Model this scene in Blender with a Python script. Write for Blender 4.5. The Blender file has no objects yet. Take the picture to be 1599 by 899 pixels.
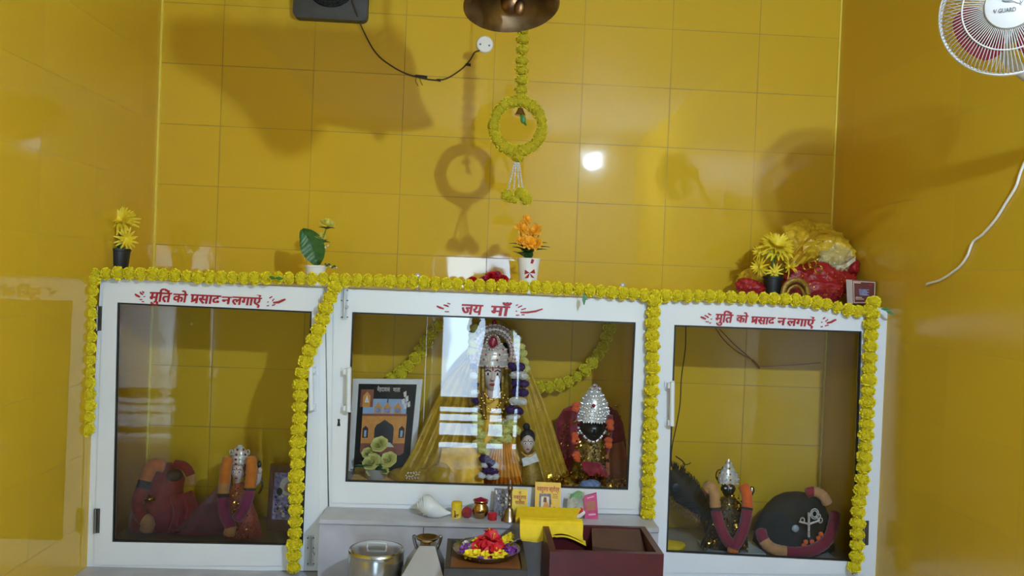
import bpy, math, random
from mathutils import Vector, Matrix, noise
random.seed(7)
R = random.uniform
SC = bpy.context.scene
COL = SC.collection
PI = math.pi

# ------------------------------------------------------------------ camera, world, lamp
FPX = 1300.0                      # focal length in pixels of the 1599x899 frame
CAM = Vector((-0.060, -4.217, 1.750))
YAW, PITCH, ROLL = 0.046, -0.014, 0.040
def cam_rows():
    B = Matrix(((1, 0, 0), (0, 0, -1), (0, 1, 0)))
    cy, sy, cp, sp, cr, sr = (math.cos(YAW), math.sin(YAW), math.cos(PITCH), math.sin(PITCH), math.cos(ROLL), math.sin(ROLL))
    return (Matrix(((cr, -sr, 0), (sr, cr, 0), (0, 0, 1))) @ Matrix(((1, 0, 0), (0, cp, sp), (0, -sp, cp)))
            @ Matrix(((cy, 0, -sy), (0, 1, 0), (sy, 0, cy))) @ B)
CM = cam_rows()                   # world -> camera (x right, y down, z forward)
CMI = CM.transposed()
def ray(px, py):
    return CMI @ Vector(((px - 799.5) / FPX, (py - 449.5) / FPX, 1.0))
def at(px, py, y):                # point of the vertical plane Y=y seen at a photo pixel
    d = ray(px, py); return CAM + d * ((y - CAM.y) / d.y)
def ground(px, py, z):            # point of the horizontal plane Z=z seen at a photo pixel
    d = ray(px, py); return CAM + d * ((z - CAM.z) / d.z)
def mpp(y): return (y - CAM.y) / FPX

cd = bpy.data.cameras.new('camera'); cam = bpy.data.objects.new('camera', cd); COL.objects.link(cam)
cd.sensor_width = 36; cd.lens = 36 * FPX / 1599; cd.clip_start = 0.05
M4 = Matrix.Identity(4)
for i in range(3):
    r = CM[i] * (1 if i == 0 else -1)
    for j in range(3): M4[j][i] = r[j]
M4.translation = CAM
cam.matrix_world = M4; SC.camera = cam
SC.view_settings.view_transform = 'Standard'; SC.view_settings.look = 'None'
SC.view_settings.gamma = 1; SC.view_settings.exposure = 0.22; SC.view_settings.use_curve_mapping = False
try:
    SC.cycles.max_bounces = 12; SC.cycles.diffuse_bounces = 6; SC.cycles.transparent_max_bounces = 16; SC.cycles.glossy_bounces = 5
    SC.cycles.caustics_reflective = False; SC.cycles.sample_clamp_indirect = 4
except Exception: pass

SKY = 15.0                        # daylight beyond the hall door
BULB = 5600.0                      # LED bulb
w = bpy.data.worlds.new('world'); SC.world = w; w.use_nodes = True
bg = w.node_tree.nodes['Background']; bg.inputs[0].default_value = (0.55, 0.77, 1.0, 1); bg.inputs[1].default_value = SKY

YB = -5.30                        # rear wall of the hall, behind the camera
XL, XR = -1.655, 1.770            # side walls
ZC = 3.35
DX0, DX1, DZ = -0.39, 0.47, 2.00  # door opening in the rear wall
pl = bpy.data.lights.new('door_daylight_portal', 'AREA'); pl.shape = 'RECTANGLE'; pl.size = DX1 - DX0; pl.size_y = DZ
pl.cycles.is_portal = True
po = bpy.data.objects.new('door_daylight_portal', pl); COL.objects.link(po)
po.location = ((DX0 + DX1) / 2, YB - 0.02, DZ / 2); po.rotation_euler = (PI / 2, 0, 0)

_wp = at(928, 257, 0)
LAMP = Vector((2 * _wp.x - CAM.x, -4.15, 2 * _wp.z - CAM.z))

# ------------------------------------------------------------------ materials
def lin(c):
    return c / 12.92 if c <= 0.04045 else ((c + 0.055) / 1.055) ** 2.4
def hexc(h):
    h = h.lstrip('#'); return tuple(lin(int(h[i:i + 2], 16) / 255) for i in (0, 2, 4))
MATS = {}
def mat(name, col, rough=0.6, metal=0.0, var=0.12, scale=30, spec=0.5, bump=0.0, bscale=60, trans=0.0, sheen=0.0, alpha=1.0):
    if name in MATS: return MATS[name]
    m = bpy.data.materials.new(name); m.use_nodes = True; MATS[name] = m
    nt = m.node_tree; b = nt.nodes['Principled BSDF']
    c = hexc(col) if isinstance(col, str) else col
    b.inputs['Roughness'].default_value = rough; b.inputs['Metallic'].default_value = metal
    b.inputs['Specular IOR Level'].default_value = spec; b.inputs['Alpha'].default_value = alpha
    if sheen: b.inputs['Sheen Weight'].default_value = sheen
    tc = nt.nodes.new('ShaderNodeTexCoord')
    n = nt.nodes.new('ShaderNodeTexNoise'); n.inputs['Scale'].default_value = scale; n.inputs['Detail'].default_value = 3
    nt.links.new(tc.outputs['Object'], n.inputs['Vector'])
    r = nt.nodes.new('ShaderNodeValToRGB')
    r.color_ramp.elements[0].position = 0.3; r.color_ramp.elements[1].position = 0.7
    r.color_ramp.elements[0].color = tuple(max(0, x * (1 - var)) for x in c) + (1,)
    r.color_ramp.elements[1].color = tuple(min(1, x * (1 + var)) for x in c) + (1,)
    nt.links.new(n.outputs['Fac'], r.inputs['Fac']); nt.links.new(r.outputs['Color'], b.inputs['Base Color'])
    if bump:
        n2 = nt.nodes.new('ShaderNodeTexNoise'); n2.inputs['Scale'].default_value = bscale; n2.inputs['Detail'].default_value = 4
        nt.links.new(tc.outputs['Object'], n2.inputs['Vector'])
        bp = nt.nodes.new('ShaderNodeBump'); bp.inputs['Strength'].default_value = bump; bp.inputs['Distance'].default_value = 0.004
        nt.links.new(n2.outputs['Fac'], bp.inputs['Height']); nt.links.new(bp.outputs['Normal'], b.inputs['Normal'])
    return m

def tile_mat(name, axis, tw, th, u0, z0, col, grout, rough=0.045, tilt=0.004, gw=0.0022, gmix=.6):
    """glossy ceramic tiles laid on a world grid; axis 'X' or 'Y' is the horizontal direction"""
    m = bpy.data.materials.new(name); m.use_nodes = True; MATS[name] = m
    nt = m.node_tree; N = nt.nodes; K = nt.links; b = N['Principled BSDF']
    geo = N.new('ShaderNodeNewGeometry'); sep = N.new('ShaderNodeSeparateXYZ'); K.new(geo.outputs['Position'], sep.inputs[0])
    def mth(op, a, bb=None, c=None):
        n = N.new('ShaderNodeMath'); n.operation = op
        for i, v in enumerate((a, bb, c)):
            if v is None: continue
            if isinstance(v, (int, float)): n.inputs[i].default_value = v
            else: K.new(v, n.inputs[i])
        return n.outputs[0]
    u = mth('DIVIDE', mth('SUBTRACT', sep.outputs[axis], u0), tw)
    v = mth('DIVIDE', mth('SUBTRACT', sep.outputs['Z'], z0), th)
    fu, fv = mth('FLOOR', u), mth('FLOOR', v)
    def edge(x, f, size):
        fr = mth('SUBTRACT', x, f)
        return mth('MULTIPLY', mth('MINIMUM', fr, mth('SUBTRACT', 1.0, fr)), size)
    d = mth('MINIMUM', edge(u, fu, tw), edge(v, fv, th))
    wob = N.new('ShaderNodeTexNoise'); wob.inputs['Scale'].default_value = 2.6; wob.inputs['Detail'].default_value = 5
    K.new(geo.outputs['Position'], wob.inputs['Vector'])
    gwn = mth('MULTIPLY', mth('SUBTRACT', wob.outputs['Fac'], 0.22), gw * 2.6)
    g = mth('LESS_THAN', d, gwn)
    comb = N.new('ShaderNodeCombineXYZ'); K.new(fu, comb.inputs[0]); K.new(fv, comb.inputs[1])
    wn = N.new('ShaderNodeTexWhiteNoise'); K.new(comb.outputs[0], wn.inputs['Vector'])
    c = hexc(col)
    mix = N.new('ShaderNodeMixRGB'); mix.inputs[1].default_value = tuple(x * 0.975 for x in c) + (1,); mix.inputs[2].default_value = tuple(x * 1.025 for x in c) + (1,)
    K.new(wn.outputs['Value'], mix.inputs[0])
    mg = N.new('ShaderNodeMixRGB'); K.new(mth('MULTIPLY', g, gmix), mg.inputs[0]); K.new(mix.outputs[0], mg.inputs[1]); mg.inputs[2].default_value = hexc(grout) + (1,)
    K.new(mg.outputs[0], b.inputs['Base Color'])
    K.new(mth('ADD', mth('MULTIPLY', g, 0.5), rough), b.inputs['Roughness'])
    b.inputs['Specular IOR Level'].default_value = 0.5
    sv = N.new('ShaderNodeVectorMath'); sv.operation = 'SUBTRACT'; K.new(wn.outputs['Color'], sv.inputs[0]); sv.inputs[1].default_value = (.5, .5, .5)
    sc = N.new('ShaderNodeVectorMath'); sc.operation = 'SCALE'; K.new(sv.outputs[0], sc.inputs[0]); sc.inputs['Scale'].default_value = tilt * 2
    wv = N.new('ShaderNodeTexNoise'); wv.inputs['Scale'].default_value = 9; wv.inputs['Detail'].default_value = 1
    K.new(geo.outputs['Position'], wv.inputs['Vector'])
    bp = N.new('ShaderNodeBump'); bp.inputs['Strength'].default_value = 0.05; bp.inputs['Distance'].default_value = 0.01; K.new(wv.outputs['Fac'], bp.inputs['Height'])
    ad = N.new('ShaderNodeVectorMath'); ad.operation = 'ADD'; K.new(bp.outputs['Normal'], ad.inputs[0]); K.new(sc.outputs[0], ad.inputs[1])
    nm = N.new('ShaderNodeVectorMath'); nm.operation = 'NORMALIZE'; K.new(ad.outputs[0], nm.inputs[0])
    K.new(nm.outputs[0], b.inputs['Normal'])
    return m

def glass_mat():
    m = bpy.data.materials.new('clear_glass'); m.use_nodes = True; nt = m.node_tree; N = nt.nodes; K = nt.links
    N.remove(N['Principled BSDF'])
    t = N.new('ShaderNodeBsdfTransparent'); t.inputs[0].default_value = (.97, .98, .975, 1)
    g = N.new('ShaderNodeBsdfGlossy'); g.inputs['Roughness'].default_value = 0.0
    f = N.new('ShaderNodeFresnel'); f.inputs['IOR'].default_value = 1.55
    x = N.new('ShaderNodeMixShader'); K.new(f.outputs[0], x.inputs[0]); K.new(t.outputs[0], x.inputs[1]); K.new(g.outputs[0], x.inputs[2])
    K.new(x.outputs[0], N['Material Output'].inputs['Surface']); return m
def sheer_mat(name, col, opacity, rough=0.35):
    m = bpy.data.materials.new(name); m.use_nodes = True; nt = m.node_tree; N = nt.nodes; K = nt.links; MATS[name] = m
    b = N['Principled BSDF']; b.inputs['Base Color'].default_value = hexc(col) + (1,); b.inputs['Roughness'].default_value = rough
    tc = N.new('ShaderNodeTexCoord'); n = N.new('ShaderNodeTexNoise'); n.inputs['Scale'].default_value = 22; n.inputs['Detail'].default_value = 4
    K.new(tc.outputs['Object'], n.inputs['Vector'])
    mr = N.new('ShaderNodeMapRange'); mr.inputs[1].default_value = .3; mr.inputs[2].default_value = .7; mr.inputs[3].default_value = opacity * .7; mr.inputs[4].default_value = min(1, opacity * 1.3)
    K.new(n.outputs['Fac'], mr.inputs[0]); K.new(mr.outputs[0], b.inputs['Alpha']); return m
def emit_mat(name, col, s):
    m = bpy.data.materials.new(name); m.use_nodes = True; nt = m.node_tree; N = nt.nodes
    N.remove(N['Principled BSDF']); e = N.new('ShaderNodeEmission'); e.inputs[0].default_value = col + (1,); e.inputs[1].default_value = s
    nt.links.new(e.outputs[0], N['Material Output'].inputs['Surface']); return m

WALLC, GROUT = '#cfa82b', '#5e4a00'
m_wb = tile_mat('tile_back', 'X', .45, .30, 0, 2.738 - 2.7, WALLC, GROUT)
m_ws = tile_mat('tile_side', 'Y', .45, .30, -0.2, 2.738 - 2.7, WALLC, GROUT, gw=0.0012, gmix=.3)
m_wr = tile_mat('tile_side_satin', 'Y', .45, .30, -0.2, 2.738 - 2.7, WALLC, GROUT, rough=.2, gw=0.0012, gmix=.3)
m_floor = mat('floor_stone', '#85817b', .25, var=.08, scale=4)
m_ceil = mat('ceiling_paint', '#c4c2bd', .7, var=.03)
m_marble = mat('grey_marble', '#a9a8b0', .35, var=.16, scale=7)
m_white = mat('white_powder_coat', '#dde0e4', .28, var=.02, scale=6)
m_whitedull = mat('white_plastic', '#eceae4', .4, var=.02)
m_rubber = mat('black_gasket', '#161412', .6, var=.1)
m_steel = mat('steel_fitting', '#c6c9cc', .3, .35, var=.06)
m_dsteel = mat('dark_fitting', '#6e6a66', .4, 1.0)
m_glass = glass_mat()
m_redp = mat('red_paint', '#9d1420', .5, var=.2, scale=80)
m_mari = mat('marigold_yellow', '#ecdc1e', .7, var=.12, scale=70)
m_maric = mat('marigold_core', '#c2b00e', .9, var=.1)
m_mari2 = mat('olive_marigold', '#d0bd16', .8, var=.2, scale=70); m_maric2 = mat('olive_marigold_core', '#a8980c', .9, var=.1)
m_green = mat('leaf_green', '#2f6a2a', .5, var=.25, scale=40)
m_dgreen = mat('broad_leaf_green', '#35602b', .42, var=.18, scale=50)
m_petal = mat('yellow_petal', '#e3c92a', .6, var=.12, scale=60)
m_petalo = mat('orange_petal', '#eaa21c', .6, var=.15, scale=60)
m_pale = mat('pale_petal', '#d9d27c', .65, var=.15, scale=60)
m_black = mat('black_plastic', '#17181a', .45, var=.1)
m_string = mat('jute_string', '#7a6a2a', .8)
m_bead = mat('silver_bead', '#dcdcde', .2, .5, var=.1)
m_bell = mat('aged_brass', '#7c6448', .46, .85, var=.45, scale=14)
m_brass = mat('polished_brass', '#b08d57', .25, 1.0, var=.18, scale=20)
m_gold = mat('gold_tinsel', '#c79a3a', .22, 1.0, var=.3, scale=60)
m_silver = mat('stainless_steel', '#c4c4c4', .18, 1.0, var=.06, scale=8)
m_silvgem = mat('silver_gem', '#d6cfc4', .25, .25, var=.25, scale=90)
m_rose = mat('ruby_gem', '#8d1830', .2, var=.2)
m_pearl = mat('rose_gold_gem', '#dcbcae', .2, .1, var=.3, scale=120)
m_orange = mat('orange_velvet', '#d2711c', .9, var=.12, sheen=.3)
m_orange2 = mat('bright_orange_velvet', '#e2601c', .9, var=.12, sheen=.3)
m_maroon = mat('maroon_velvet', '#7d1730', .9, var=.15, sheen=.3)
m_magenta = mat('magenta_velvet', '#84204f', .9, var=.15, sheen=.3)
m_beige = mat('peach_velvet', '#c08a54', .9, var=.12, sheen=.3)
m_navy = mat('dark_band', '#2c2634', .8)
m_redc = mat('red_cloth', '#8a1420', .75, var=.25, scale=40, sheen=.2)
m_redb = mat('red_sequin_cloth', '#930f14', .5, var=.35, scale=120)
m_pinkc = mat('dusky_pink_cloth', '#8d4a58', .8, var=.12, scale=25)
m_sari = mat('orange_sari', '#f4b62a', .55, var=.22, scale=26, sheen=.2)
m_sarid = mat('orange_pleat_border', '#d88a1a', .5, var=.3, scale=70)
m_violet = mat('violet_flower', '#43285a', .8, var=.25, scale=80)
m_whitef = mat('white_flower', '#dcd6cc', .8, var=.12, scale=80)
m_skin = mat('pale_marble_face', '#d8c0b4', .45, var=.05)
m_dark = mat('black_stone_face', '#141312', .3, var=.2)
m_hair = mat('dark_hair', '#1a1418', .7)
m_blackc = mat('black_cloth', '#1c1a14', .85, var=.2, scale=18)
m_lip = mat('lip_red', '#a02a34', .5)
m_eyew = mat('eye_white', '#ece8e4', .4)
m_zari = mat('gold_zari_cloth', '#8c6d1c', .45, .25, var=.4, scale=110)
m_sheer = sheer_mat('sheer_gold_dupatta', '#c79f2c', .62)
m_sheerp = sheer_mat('sheer_pink_dupatta', '#8d5a68', .45)
m_tulle = sheer_mat('yellow_tulle_wrap', '#d8b02a', .92, .3)
m_poly = sheer_mat('clear_polythene', '#d8d4a0', .35, .12)
m_yellowc = mat('yellow_cotton', '#e0bd10', .75, var=.06, scale=40, bump=.15, bscale=200)
m_wood = mat('brown_laminate', '#7a4a26', .4, var=.22, scale=12)
m_dwood = mat('red_brown_box_paint', '#48151a', .35, var=.2, scale=9)
m_dmetal = mat('dark_metal_rim', '#3d3734', .45, .3)
m_copper = mat('copper_tin', '#9a5a2c', .3, .8)
m_paper = mat('booklet_yellow', '#e2c234', .5, var=.06)
m_papery = mat('booklet_cover_gold', '#e0b73c', .5, var=.06)
m_cream = mat('cream_paper', '#d9cfae', .5, var=.1)
m_brownp = mat('brown_print', '#6b3a1e', .5, var=.3, scale=90)
m_greyp = mat('grey_print', '#6a6570', .5, var=.5, scale=120)
m_pinkp = mat('pink_packet', '#c2447a', .4, var=.15, scale=50)
m_conch = mat('conch_shell', '#dcdfe2', .4, var=.05, scale=10)
m_blackl = mat('black_lacquer', '#0f0f12', .25, var=.1)
m_wframe = mat('white_frame', '#dcd9d4', .4, var=.04)
m_woodf = mat('brown_frame', '#5a3220', .4, var=.2)
m_ochre = mat('ochre_print', '#d08a34', .4, var=.12, scale=50)
m_sky = mat('pale_blue_print', '#93a9c6', .4, var=.08)
m_terr = mat('brick_print', '#8a4a34', .4, var=.15)
m_printd = mat('dark_print', '#201a1c', .4, var=.3)
m_printm = mat('mottled_print', '#8d83a8', .45, var=.6, scale=70)
m_maroonb = mat('maroon_carton', '#5a201c', .45, var=.15)
m_fanr = mat('maroon_blade', '#7c0f22', .3, var=.05)
m_fanw = mat('fan_white', '#c9c7c4', .35, var=.02)
m_logo = mat('logo_grey', '#4a4d55', .5, var=.02)
m_cordb = mat('brown_cord', '#3c2c12', .6)
m_bluec = mat('blue_print_cloth', '#7c8cb0', .8, var=.4, scale=60)
m_cloth_p = mat('dark_shirt', '#20222a', .85)
m_skinb = mat('brown_skin', '#8a5a3e', .55)
m_purple = mat('purple_petal', '#7c3c92', .6, var=.2, scale=80)
m_redf = mat('red_petal', '#c21024', .55, var=.2, scale=60)
m_pyr = mat('brushed_sheet_metal', '#b8b6b2', .35, .85, var=.08, scale=6)

# ------------------------------------------------------------------ mesh helpers
ORG = {}
class MB:
    def __init__(self): self.v = []; self.f = []; self.m = []
    def add(self, vs, fs, mi=0):
        o = len(self.v); self.v += [Vector(x) for x in vs]
        self.f += [tuple(i + o for i in q) for q in fs]; self.m += [mi] * len(fs); return self
    def box(self, c, s, mi=0, rot=None):
        c = Vector(c); vs = []
        for dx in (-.5, .5):
            for dy in (-.5, .5):
                for dz in (-.5, .5):
                    p = Vector((dx * s[0], dy * s[1], dz * s[2]))
                    vs.append(c + (rot @ p if rot else p))
        return self.add(vs, [(0, 1, 3, 2), (4, 6, 7, 5), (0, 4, 5, 1), (2, 3, 7, 6), (0, 2, 6, 4), (1, 5, 7, 3)], mi)
    def prism(self, pts, ext, mi=0):
        n = len(pts); pts = [Vector(p) for p in pts]; ext = Vector(ext)
        return self.add(pts + [p + ext for p in pts], [tuple(range(n)), tuple(range(2 * n - 1, n - 1, -1))] + [(i, i + n, (i + 1) % n + n, (i + 1) % n) for i in range(n)], mi)
    def ring(self, outer, inner, ext, mi=0):   # a frame between two loops of equal length
        n = len(outer); ext = Vector(ext); O = [Vector(p) for p in outer]; I = [Vector(p) for p in inner]
        vs = O + I + [p + ext for p in O] + [p + ext for p in I]; fs = []
        for i in range(n):
            j = (i + 1) % n
            fs += [(i, j, n + j, n + i), (2 * n + j, 2 * n + i, 3 * n + i, 3 * n + j), (j, i, 2 * n + i, 2 * n + j), (n + i, n + j, 3 * n + j, 3 * n + i)]
        return self.add(vs, fs, mi)
    def tube(self, pts, r, n=8, mi=0, closed=False):
        pts = [Vector(p) for p in pts]; k = len(pts)
        if k < 2: return self
        rad = r if isinstance(r, (list, tuple)) else [r] * k
        vs = []; prev = None
        for i in range(k):
            if closed: t = pts[(i + 1) % k] - pts[i - 1]
            else: t = pts[min(i + 1, k - 1)] - pts[max(i - 1, 0)]
            if t.length < 1e-9: t = Vector((0, 0, 1))
            t.normalize()
            if prev is None:
                a = Vector((0, 0, 1)) if abs(t.z) < .9 else Vector((1, 0, 0))
                u = t.cross(a).normalized()
            else:
                u = (prev - t * prev.dot(t))
                u = u.normalized() if u.length > 1e-6 else t.orthogonal().normalized()
            prev = u; v = t.cross(u)
            for j in range(n):
                an = 2 * PI * j / n; vs.append(pts[i] + (u * math.cos(an) + v * math.sin(an)) * rad[i])
        fs = []
        for i in range(k if closed else k - 1):
            a, b = i * n, ((i + 1) % k) * n
            for j in range(n): fs.append((a + j, a + (j + 1) % n, b + (j + 1) % n, b + j))
        if not closed: fs += [tuple(range(n - 1, -1, -1)), tuple(range((k - 1) * n, k * n))]
        return self.add(vs, fs, mi)
    def ball(self, c, r, nu=10, nv=7, mi=0, rot=None):
        c = Vector(c); r = (r, r, r) if isinstance(r, (int, float)) else r; vs = []
        for i in range(1, nv):
            th = PI * i / nv
            for j in range(nu):
                ph = 2 * PI * j / nu
                p = Vector((r[0] * math.sin(th) * math.cos(ph), r[1] * math.sin(th) * math.sin(ph), r[2] * math.cos(th)))
                vs.append(c + (rot @ p if rot else p))
        t = Vector((0, 0, r[2])); vs += [c + (rot @ t if rot else t), c - (rot @ t if rot else t)]
        fs = [(i * nu + j, (i + 1) * nu + j, (i + 1) * nu + (j + 1) % nu, i * nu + (j + 1) % nu) for i in range(nv - 2) for j in range(nu)]
        T, Bt = len(vs) - 2, len(vs) - 1
        fs += [(T, j, (j + 1) % nu) for j in range(nu)] + [(Bt, (nv - 2) * nu + (j + 1) % nu, (nv - 2) * nu + j) for j in range(nu)]
        return self.add(vs, fs, mi)
    def lathe(self, prof, c, n=28, mi=0, rot=None, wob=None):
        c = Vector(c); vs = []
        for (r, z) in prof:
            for j in range(n):
                a = 2 * PI * j / n; q = r * (wob(a, z) if wob else 1)
                p = Vector((q * math.cos(a), q * math.sin(a), z)); vs.append(c + (rot @ p if rot else p))
        fs = [(i * n + j, i * n + (j + 1) % n, (i + 1) * n + (j + 1) % n, (i + 1) * n + j) for i in range(len(prof) - 1) for j in range(n)]
        if prof[0][0] > 1e-6: fs.append(tuple(range(n - 1, -1, -1)))
        if prof[-1][0] > 1e-6: fs.append(tuple(range((len(prof) - 1) * n, len(prof) * n)))
        return self.add(vs, fs, mi)
    def shell(self, rows, thick, mi=0):       # rows of points (grid) made into a closed sheet of thickness thick (vector)
        nv, nu = len(rows), len(rows[0]); t = Vector(thick)
        vs = [Vector(p) for r in rows for p in r]; N = len(vs); vs += [p + t for p in vs]; fs = []
        for i in range(nv - 1):
            for j in range(nu - 1):
                a = i * nu + j; q = (a, a + 1, a + nu + 1, a + nu)
                fs += [q, tuple(N + x for x in reversed(q))]
        bd = [j for j in range(nu)] + [i * nu + nu - 1 for i in range(1, nv)] + [(nv - 1) * nu + j for j in range(nu - 2, -1, -1)] + [i * nu for i in range(nv - 2, 0, -1)]
        for a, b in zip(bd, bd[1:] + bd[:1]): fs.append((b, a, N + a, N + b))
        return self.add(vs, fs, mi)
    def loft(self, rows, n=32, mi=0, pleat=None, cap=True):   # rows: (centre, rx, ry)
        vs = []
        for i, (c, rx, ry) in enumerate(rows):
            for j in range(n):
                a = 2 * PI * j / n; q = 1
                if pleat: q = 1 + pleat[1] * (i / max(1, len(rows) - 1)) * math.cos(pleat[0] * a)
                vs.append(Vector(c) + Vector((rx * q * math.cos(a), ry * q * math.sin(a), 0)))
        k = len(rows)
        fs = [(i * n + j, (i + 1) * n + j, (i + 1) * n + (j + 1) % n, i * n + (j + 1) % n) for i in range(k - 1) for j in range(n)]
        if cap: fs += [tuple(range(n)), tuple(range(k * n - 1, (k - 1) * n - 1, -1))]
        return self.add(vs, fs, mi)
    def mesh(self, name, mats, org=Vector((0, 0, 0)), smooth=True, ang=42):
        me = bpy.data.meshes.new(name); me.from_pydata([tuple(p - org) for p in self.v], [], self.f)
        for mm in (mats if isinstance(mats, (list, tuple)) else [mats]): me.materials.append(mm)
        me.polygons.foreach_set('material_index', self.m); me.update()
        if smooth:
            me.polygons.foreach_set('use_smooth', [True] * len(me.polygons))
            try: me.set_sharp_from_angle(angle=math.radians(ang))
            except Exception: pass
        return me
    def build(self, name, mats, parent=None, org=None, smooth=True, ang=42, label=None):
        o0 = ORG[parent.name] if parent else (Vector(org) if org is not None else Vector((0, 0, 0)))
        o = bpy.data.objects.new(name, self.mesh(name, mats, o0, smooth, ang)); COL.objects.link(o)
        if parent: o.parent = parent
        else: o.location = o0
        ORG[o.name] = o0
        if label: o['label'] = label
        return o
def tag(o, label, cat, group=None, kind=None):
    o['label'] = label; o['category'] = cat
    if group: o['group'] = group
    if kind: o['kind'] = kind
    return o
def thing(name, loc, label, cat, group=None):
    o = bpy.data.objects.new(name, None); COL.objects.link(o); o.location = loc; o.empty_display_size = .05
    ORG[o.name] = Vector(loc); return tag(o, label, cat, group)
def inst(name, me, parent, loc, rot=(0, 0, 0), sc=(1, 1, 1)):
    o = bpy.data.objects.new(name, me); COL.objects.link(o); o.parent = parent
    o.location = Vector(loc) - ORG[parent.name]; o.rotation_euler = rot; o.scale = sc; ORG[o.name] = ORG[parent.name]
    return o
def struct(o): o['kind'] = 'structure'; return o
def smoothpath(pts, k=6):        # Catmull-Rom through points
    pts = [Vector(p) for p in pts]; out = []
    P = [pts[0] * 2 - pts[1]] + pts + [pts[-1] * 2 - pts[-2]]
    for i in range(1, len(P) - 2):
        for s in range(k):
            t = s / k; a, b, c, d = P[i - 1:i + 3]
            out.append(0.5 * ((2 * b) + (c - a) * t + (2 * a - 5 * b + 4 * c - d) * t * t + (3 * b - a - 3 * c + d) * t ** 3))
    return out + [pts[-1]]
def pxpath(pts, y, k=6):         # pixels (or pixel, pixel, depth) -> smooth world path
    return smoothpath([at(p[0], p[1], p[2] if len(p) > 2 else y) for p in pts], k)
def resample(path, step):
    out = [path[0]]; acc = 0
    for a, b in zip(path, path[1:]):
        L = (b - a).length; d = step - acc
        while d <= L:
            out.append(a.lerp(b, d / L)); d += step
        acc = (acc + L) % step if step else 0
    return out

# ------------------------------------------------------------------ the room
T = 0.12
struct(MB().box(((XL + XR) / 2, T / 2, ZC / 2), (XR - XL + 2 * T, T, ZC)).build('wall_back', m_wb, smooth=False))
struct(MB().box((XL - T / 2, YB / 2, ZC / 2), (T, -YB, ZC)).build('wall_left', m_ws, smooth=False))
struct(MB().box((XR + T / 2, YB / 2, ZC / 2), (T, -YB, ZC)).build('wall_right', m_wr, smooth=False))
rw = MB()
def rwbox(x0, x1, z0, z1): rw.box(((x0 + x1) / 2, YB - T / 2, (z0 + z1) / 2), (x1 - x0, T, z1 - z0))
SL = [(-.515, -.505), (-.452, -.446), (.560, .566)]
xa = XL - T
for a_, b_ in SL[:2]:
    rwbox(xa, a_, 0, ZC); rwbox(a_, b_, 0, .25); rwbox(a_, b_, 2.02, ZC); xa = b_
rwbox(xa, DX0, 0, ZC); rwbox(DX0, DX1, DZ, ZC); rwbox(DX1, SL[2][0], 0, ZC); rwbox(SL[2][0], SL[2][1], 0, .6); rwbox(SL[2][0], SL[2][1], 2.02, ZC); rwbox(SL[2][1], XR + T, 0, ZC)
struct(rw.build('wall_front', mat('hall_paint', '#85827a', .6, var=.04), smooth=False))
struct(MB().box(((XL + XR) / 2, YB / 2, -.05), (XR - XL + 2 * T, -YB + 2 * T, .1)).build('floor', m_floor, smooth=False))
struct(MB().box(((XL + XR) / 2, YB / 2, ZC + .05), (XR - XL + 2 * T, -YB + 2 * T, .1)).build('ceiling', m_ceil, smooth=False))
m_trim = mat('pale_yellow_corner_bead', '#e6cf50', .3, var=.03)
struct(MB().box((XL + .005, -.005, ZC / 2), (.009, .009, ZC - .02)).build('trim_1', m_trim, smooth=False))
struct(MB().box((XR - .005, -.005, ZC / 2), (.009, .009, ZC - .02)).build('trim_2', m_trim, smooth=False))
df = MB()
for x in (DX0 + .02, DX1 - .02): df.box((x, YB - .06, DZ / 2), (.04, .12, DZ))
df.box(((DX0 + DX1) / 2, YB - .06, DZ - .02), (DX1 - DX0 - .08, .12, .04))
dro = struct(df.build('door_1', m_dwood, smooth=False))
gt = MB()
for z in (.10, .27, .36, .47): gt.box(((DX0 + DX1) / 2, YB - .06, z), (DX1 - DX0 - .08, .03, .07 if z == .10 else (.02 if z != .47 else .10)))
struct(gt.build('door_rail', m_dwood, parent=dro, smooth=False))

# shrine platform, ledge under the middle cabinet
YF = -0.624
ZT = 1.673                         # top of the cabinets
ZP = 0.446                         # platform top
ZS = 0.495                         # stone floor inside the side cabinets
ZL = at(760, 798, YF).z            # ledge top
ZM = 0.800                         # floor inside the middle cabinet
def box2(mb, x0, x1, y0, y1, z0, z1): mb.box(((x0 + x1) / 2, (y0 + y1) / 2, (z0 + z1) / 2), (x1 - x0, y1 - y0, z1 - z0))
pf = MB(); box2(pf, XL + .001, XR - .001, -1.75, -.001, .001, ZP)
struct(pf.build('platform', m_marble, smooth=False)); bpy.data.objects['platform']['kind'] = 'structure'
XML, XMR = at(514, 700, YF).x, at(1016, 700, YF).x
ld = MB(); box2(ld, XML, XMR + .01, -.795, -.002, ZP + .001, ZL - .018)
lo = ld.build('plinth', m_marble, smooth=False); struct(lo)
ld = MB(); box2(ld, XML, XMR + .01, -.805, -.002, ZL - .017, ZL)
struct(ld.build('ledge', mat('ledge_stone', '#b0b0b6', .3, var=.12, scale=10), smooth=False))
jn = MB(); j0, j1 = at(662, 812, -.797), at(662, 895, -.797); jn.box(((j0.x, -.796, (ZP + ZL - .02) / 2)), (.003, .002, ZL - ZP - .03))
struct(jn.build('plinth_joint', m_dmetal, parent=lo, smooth=False))

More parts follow.
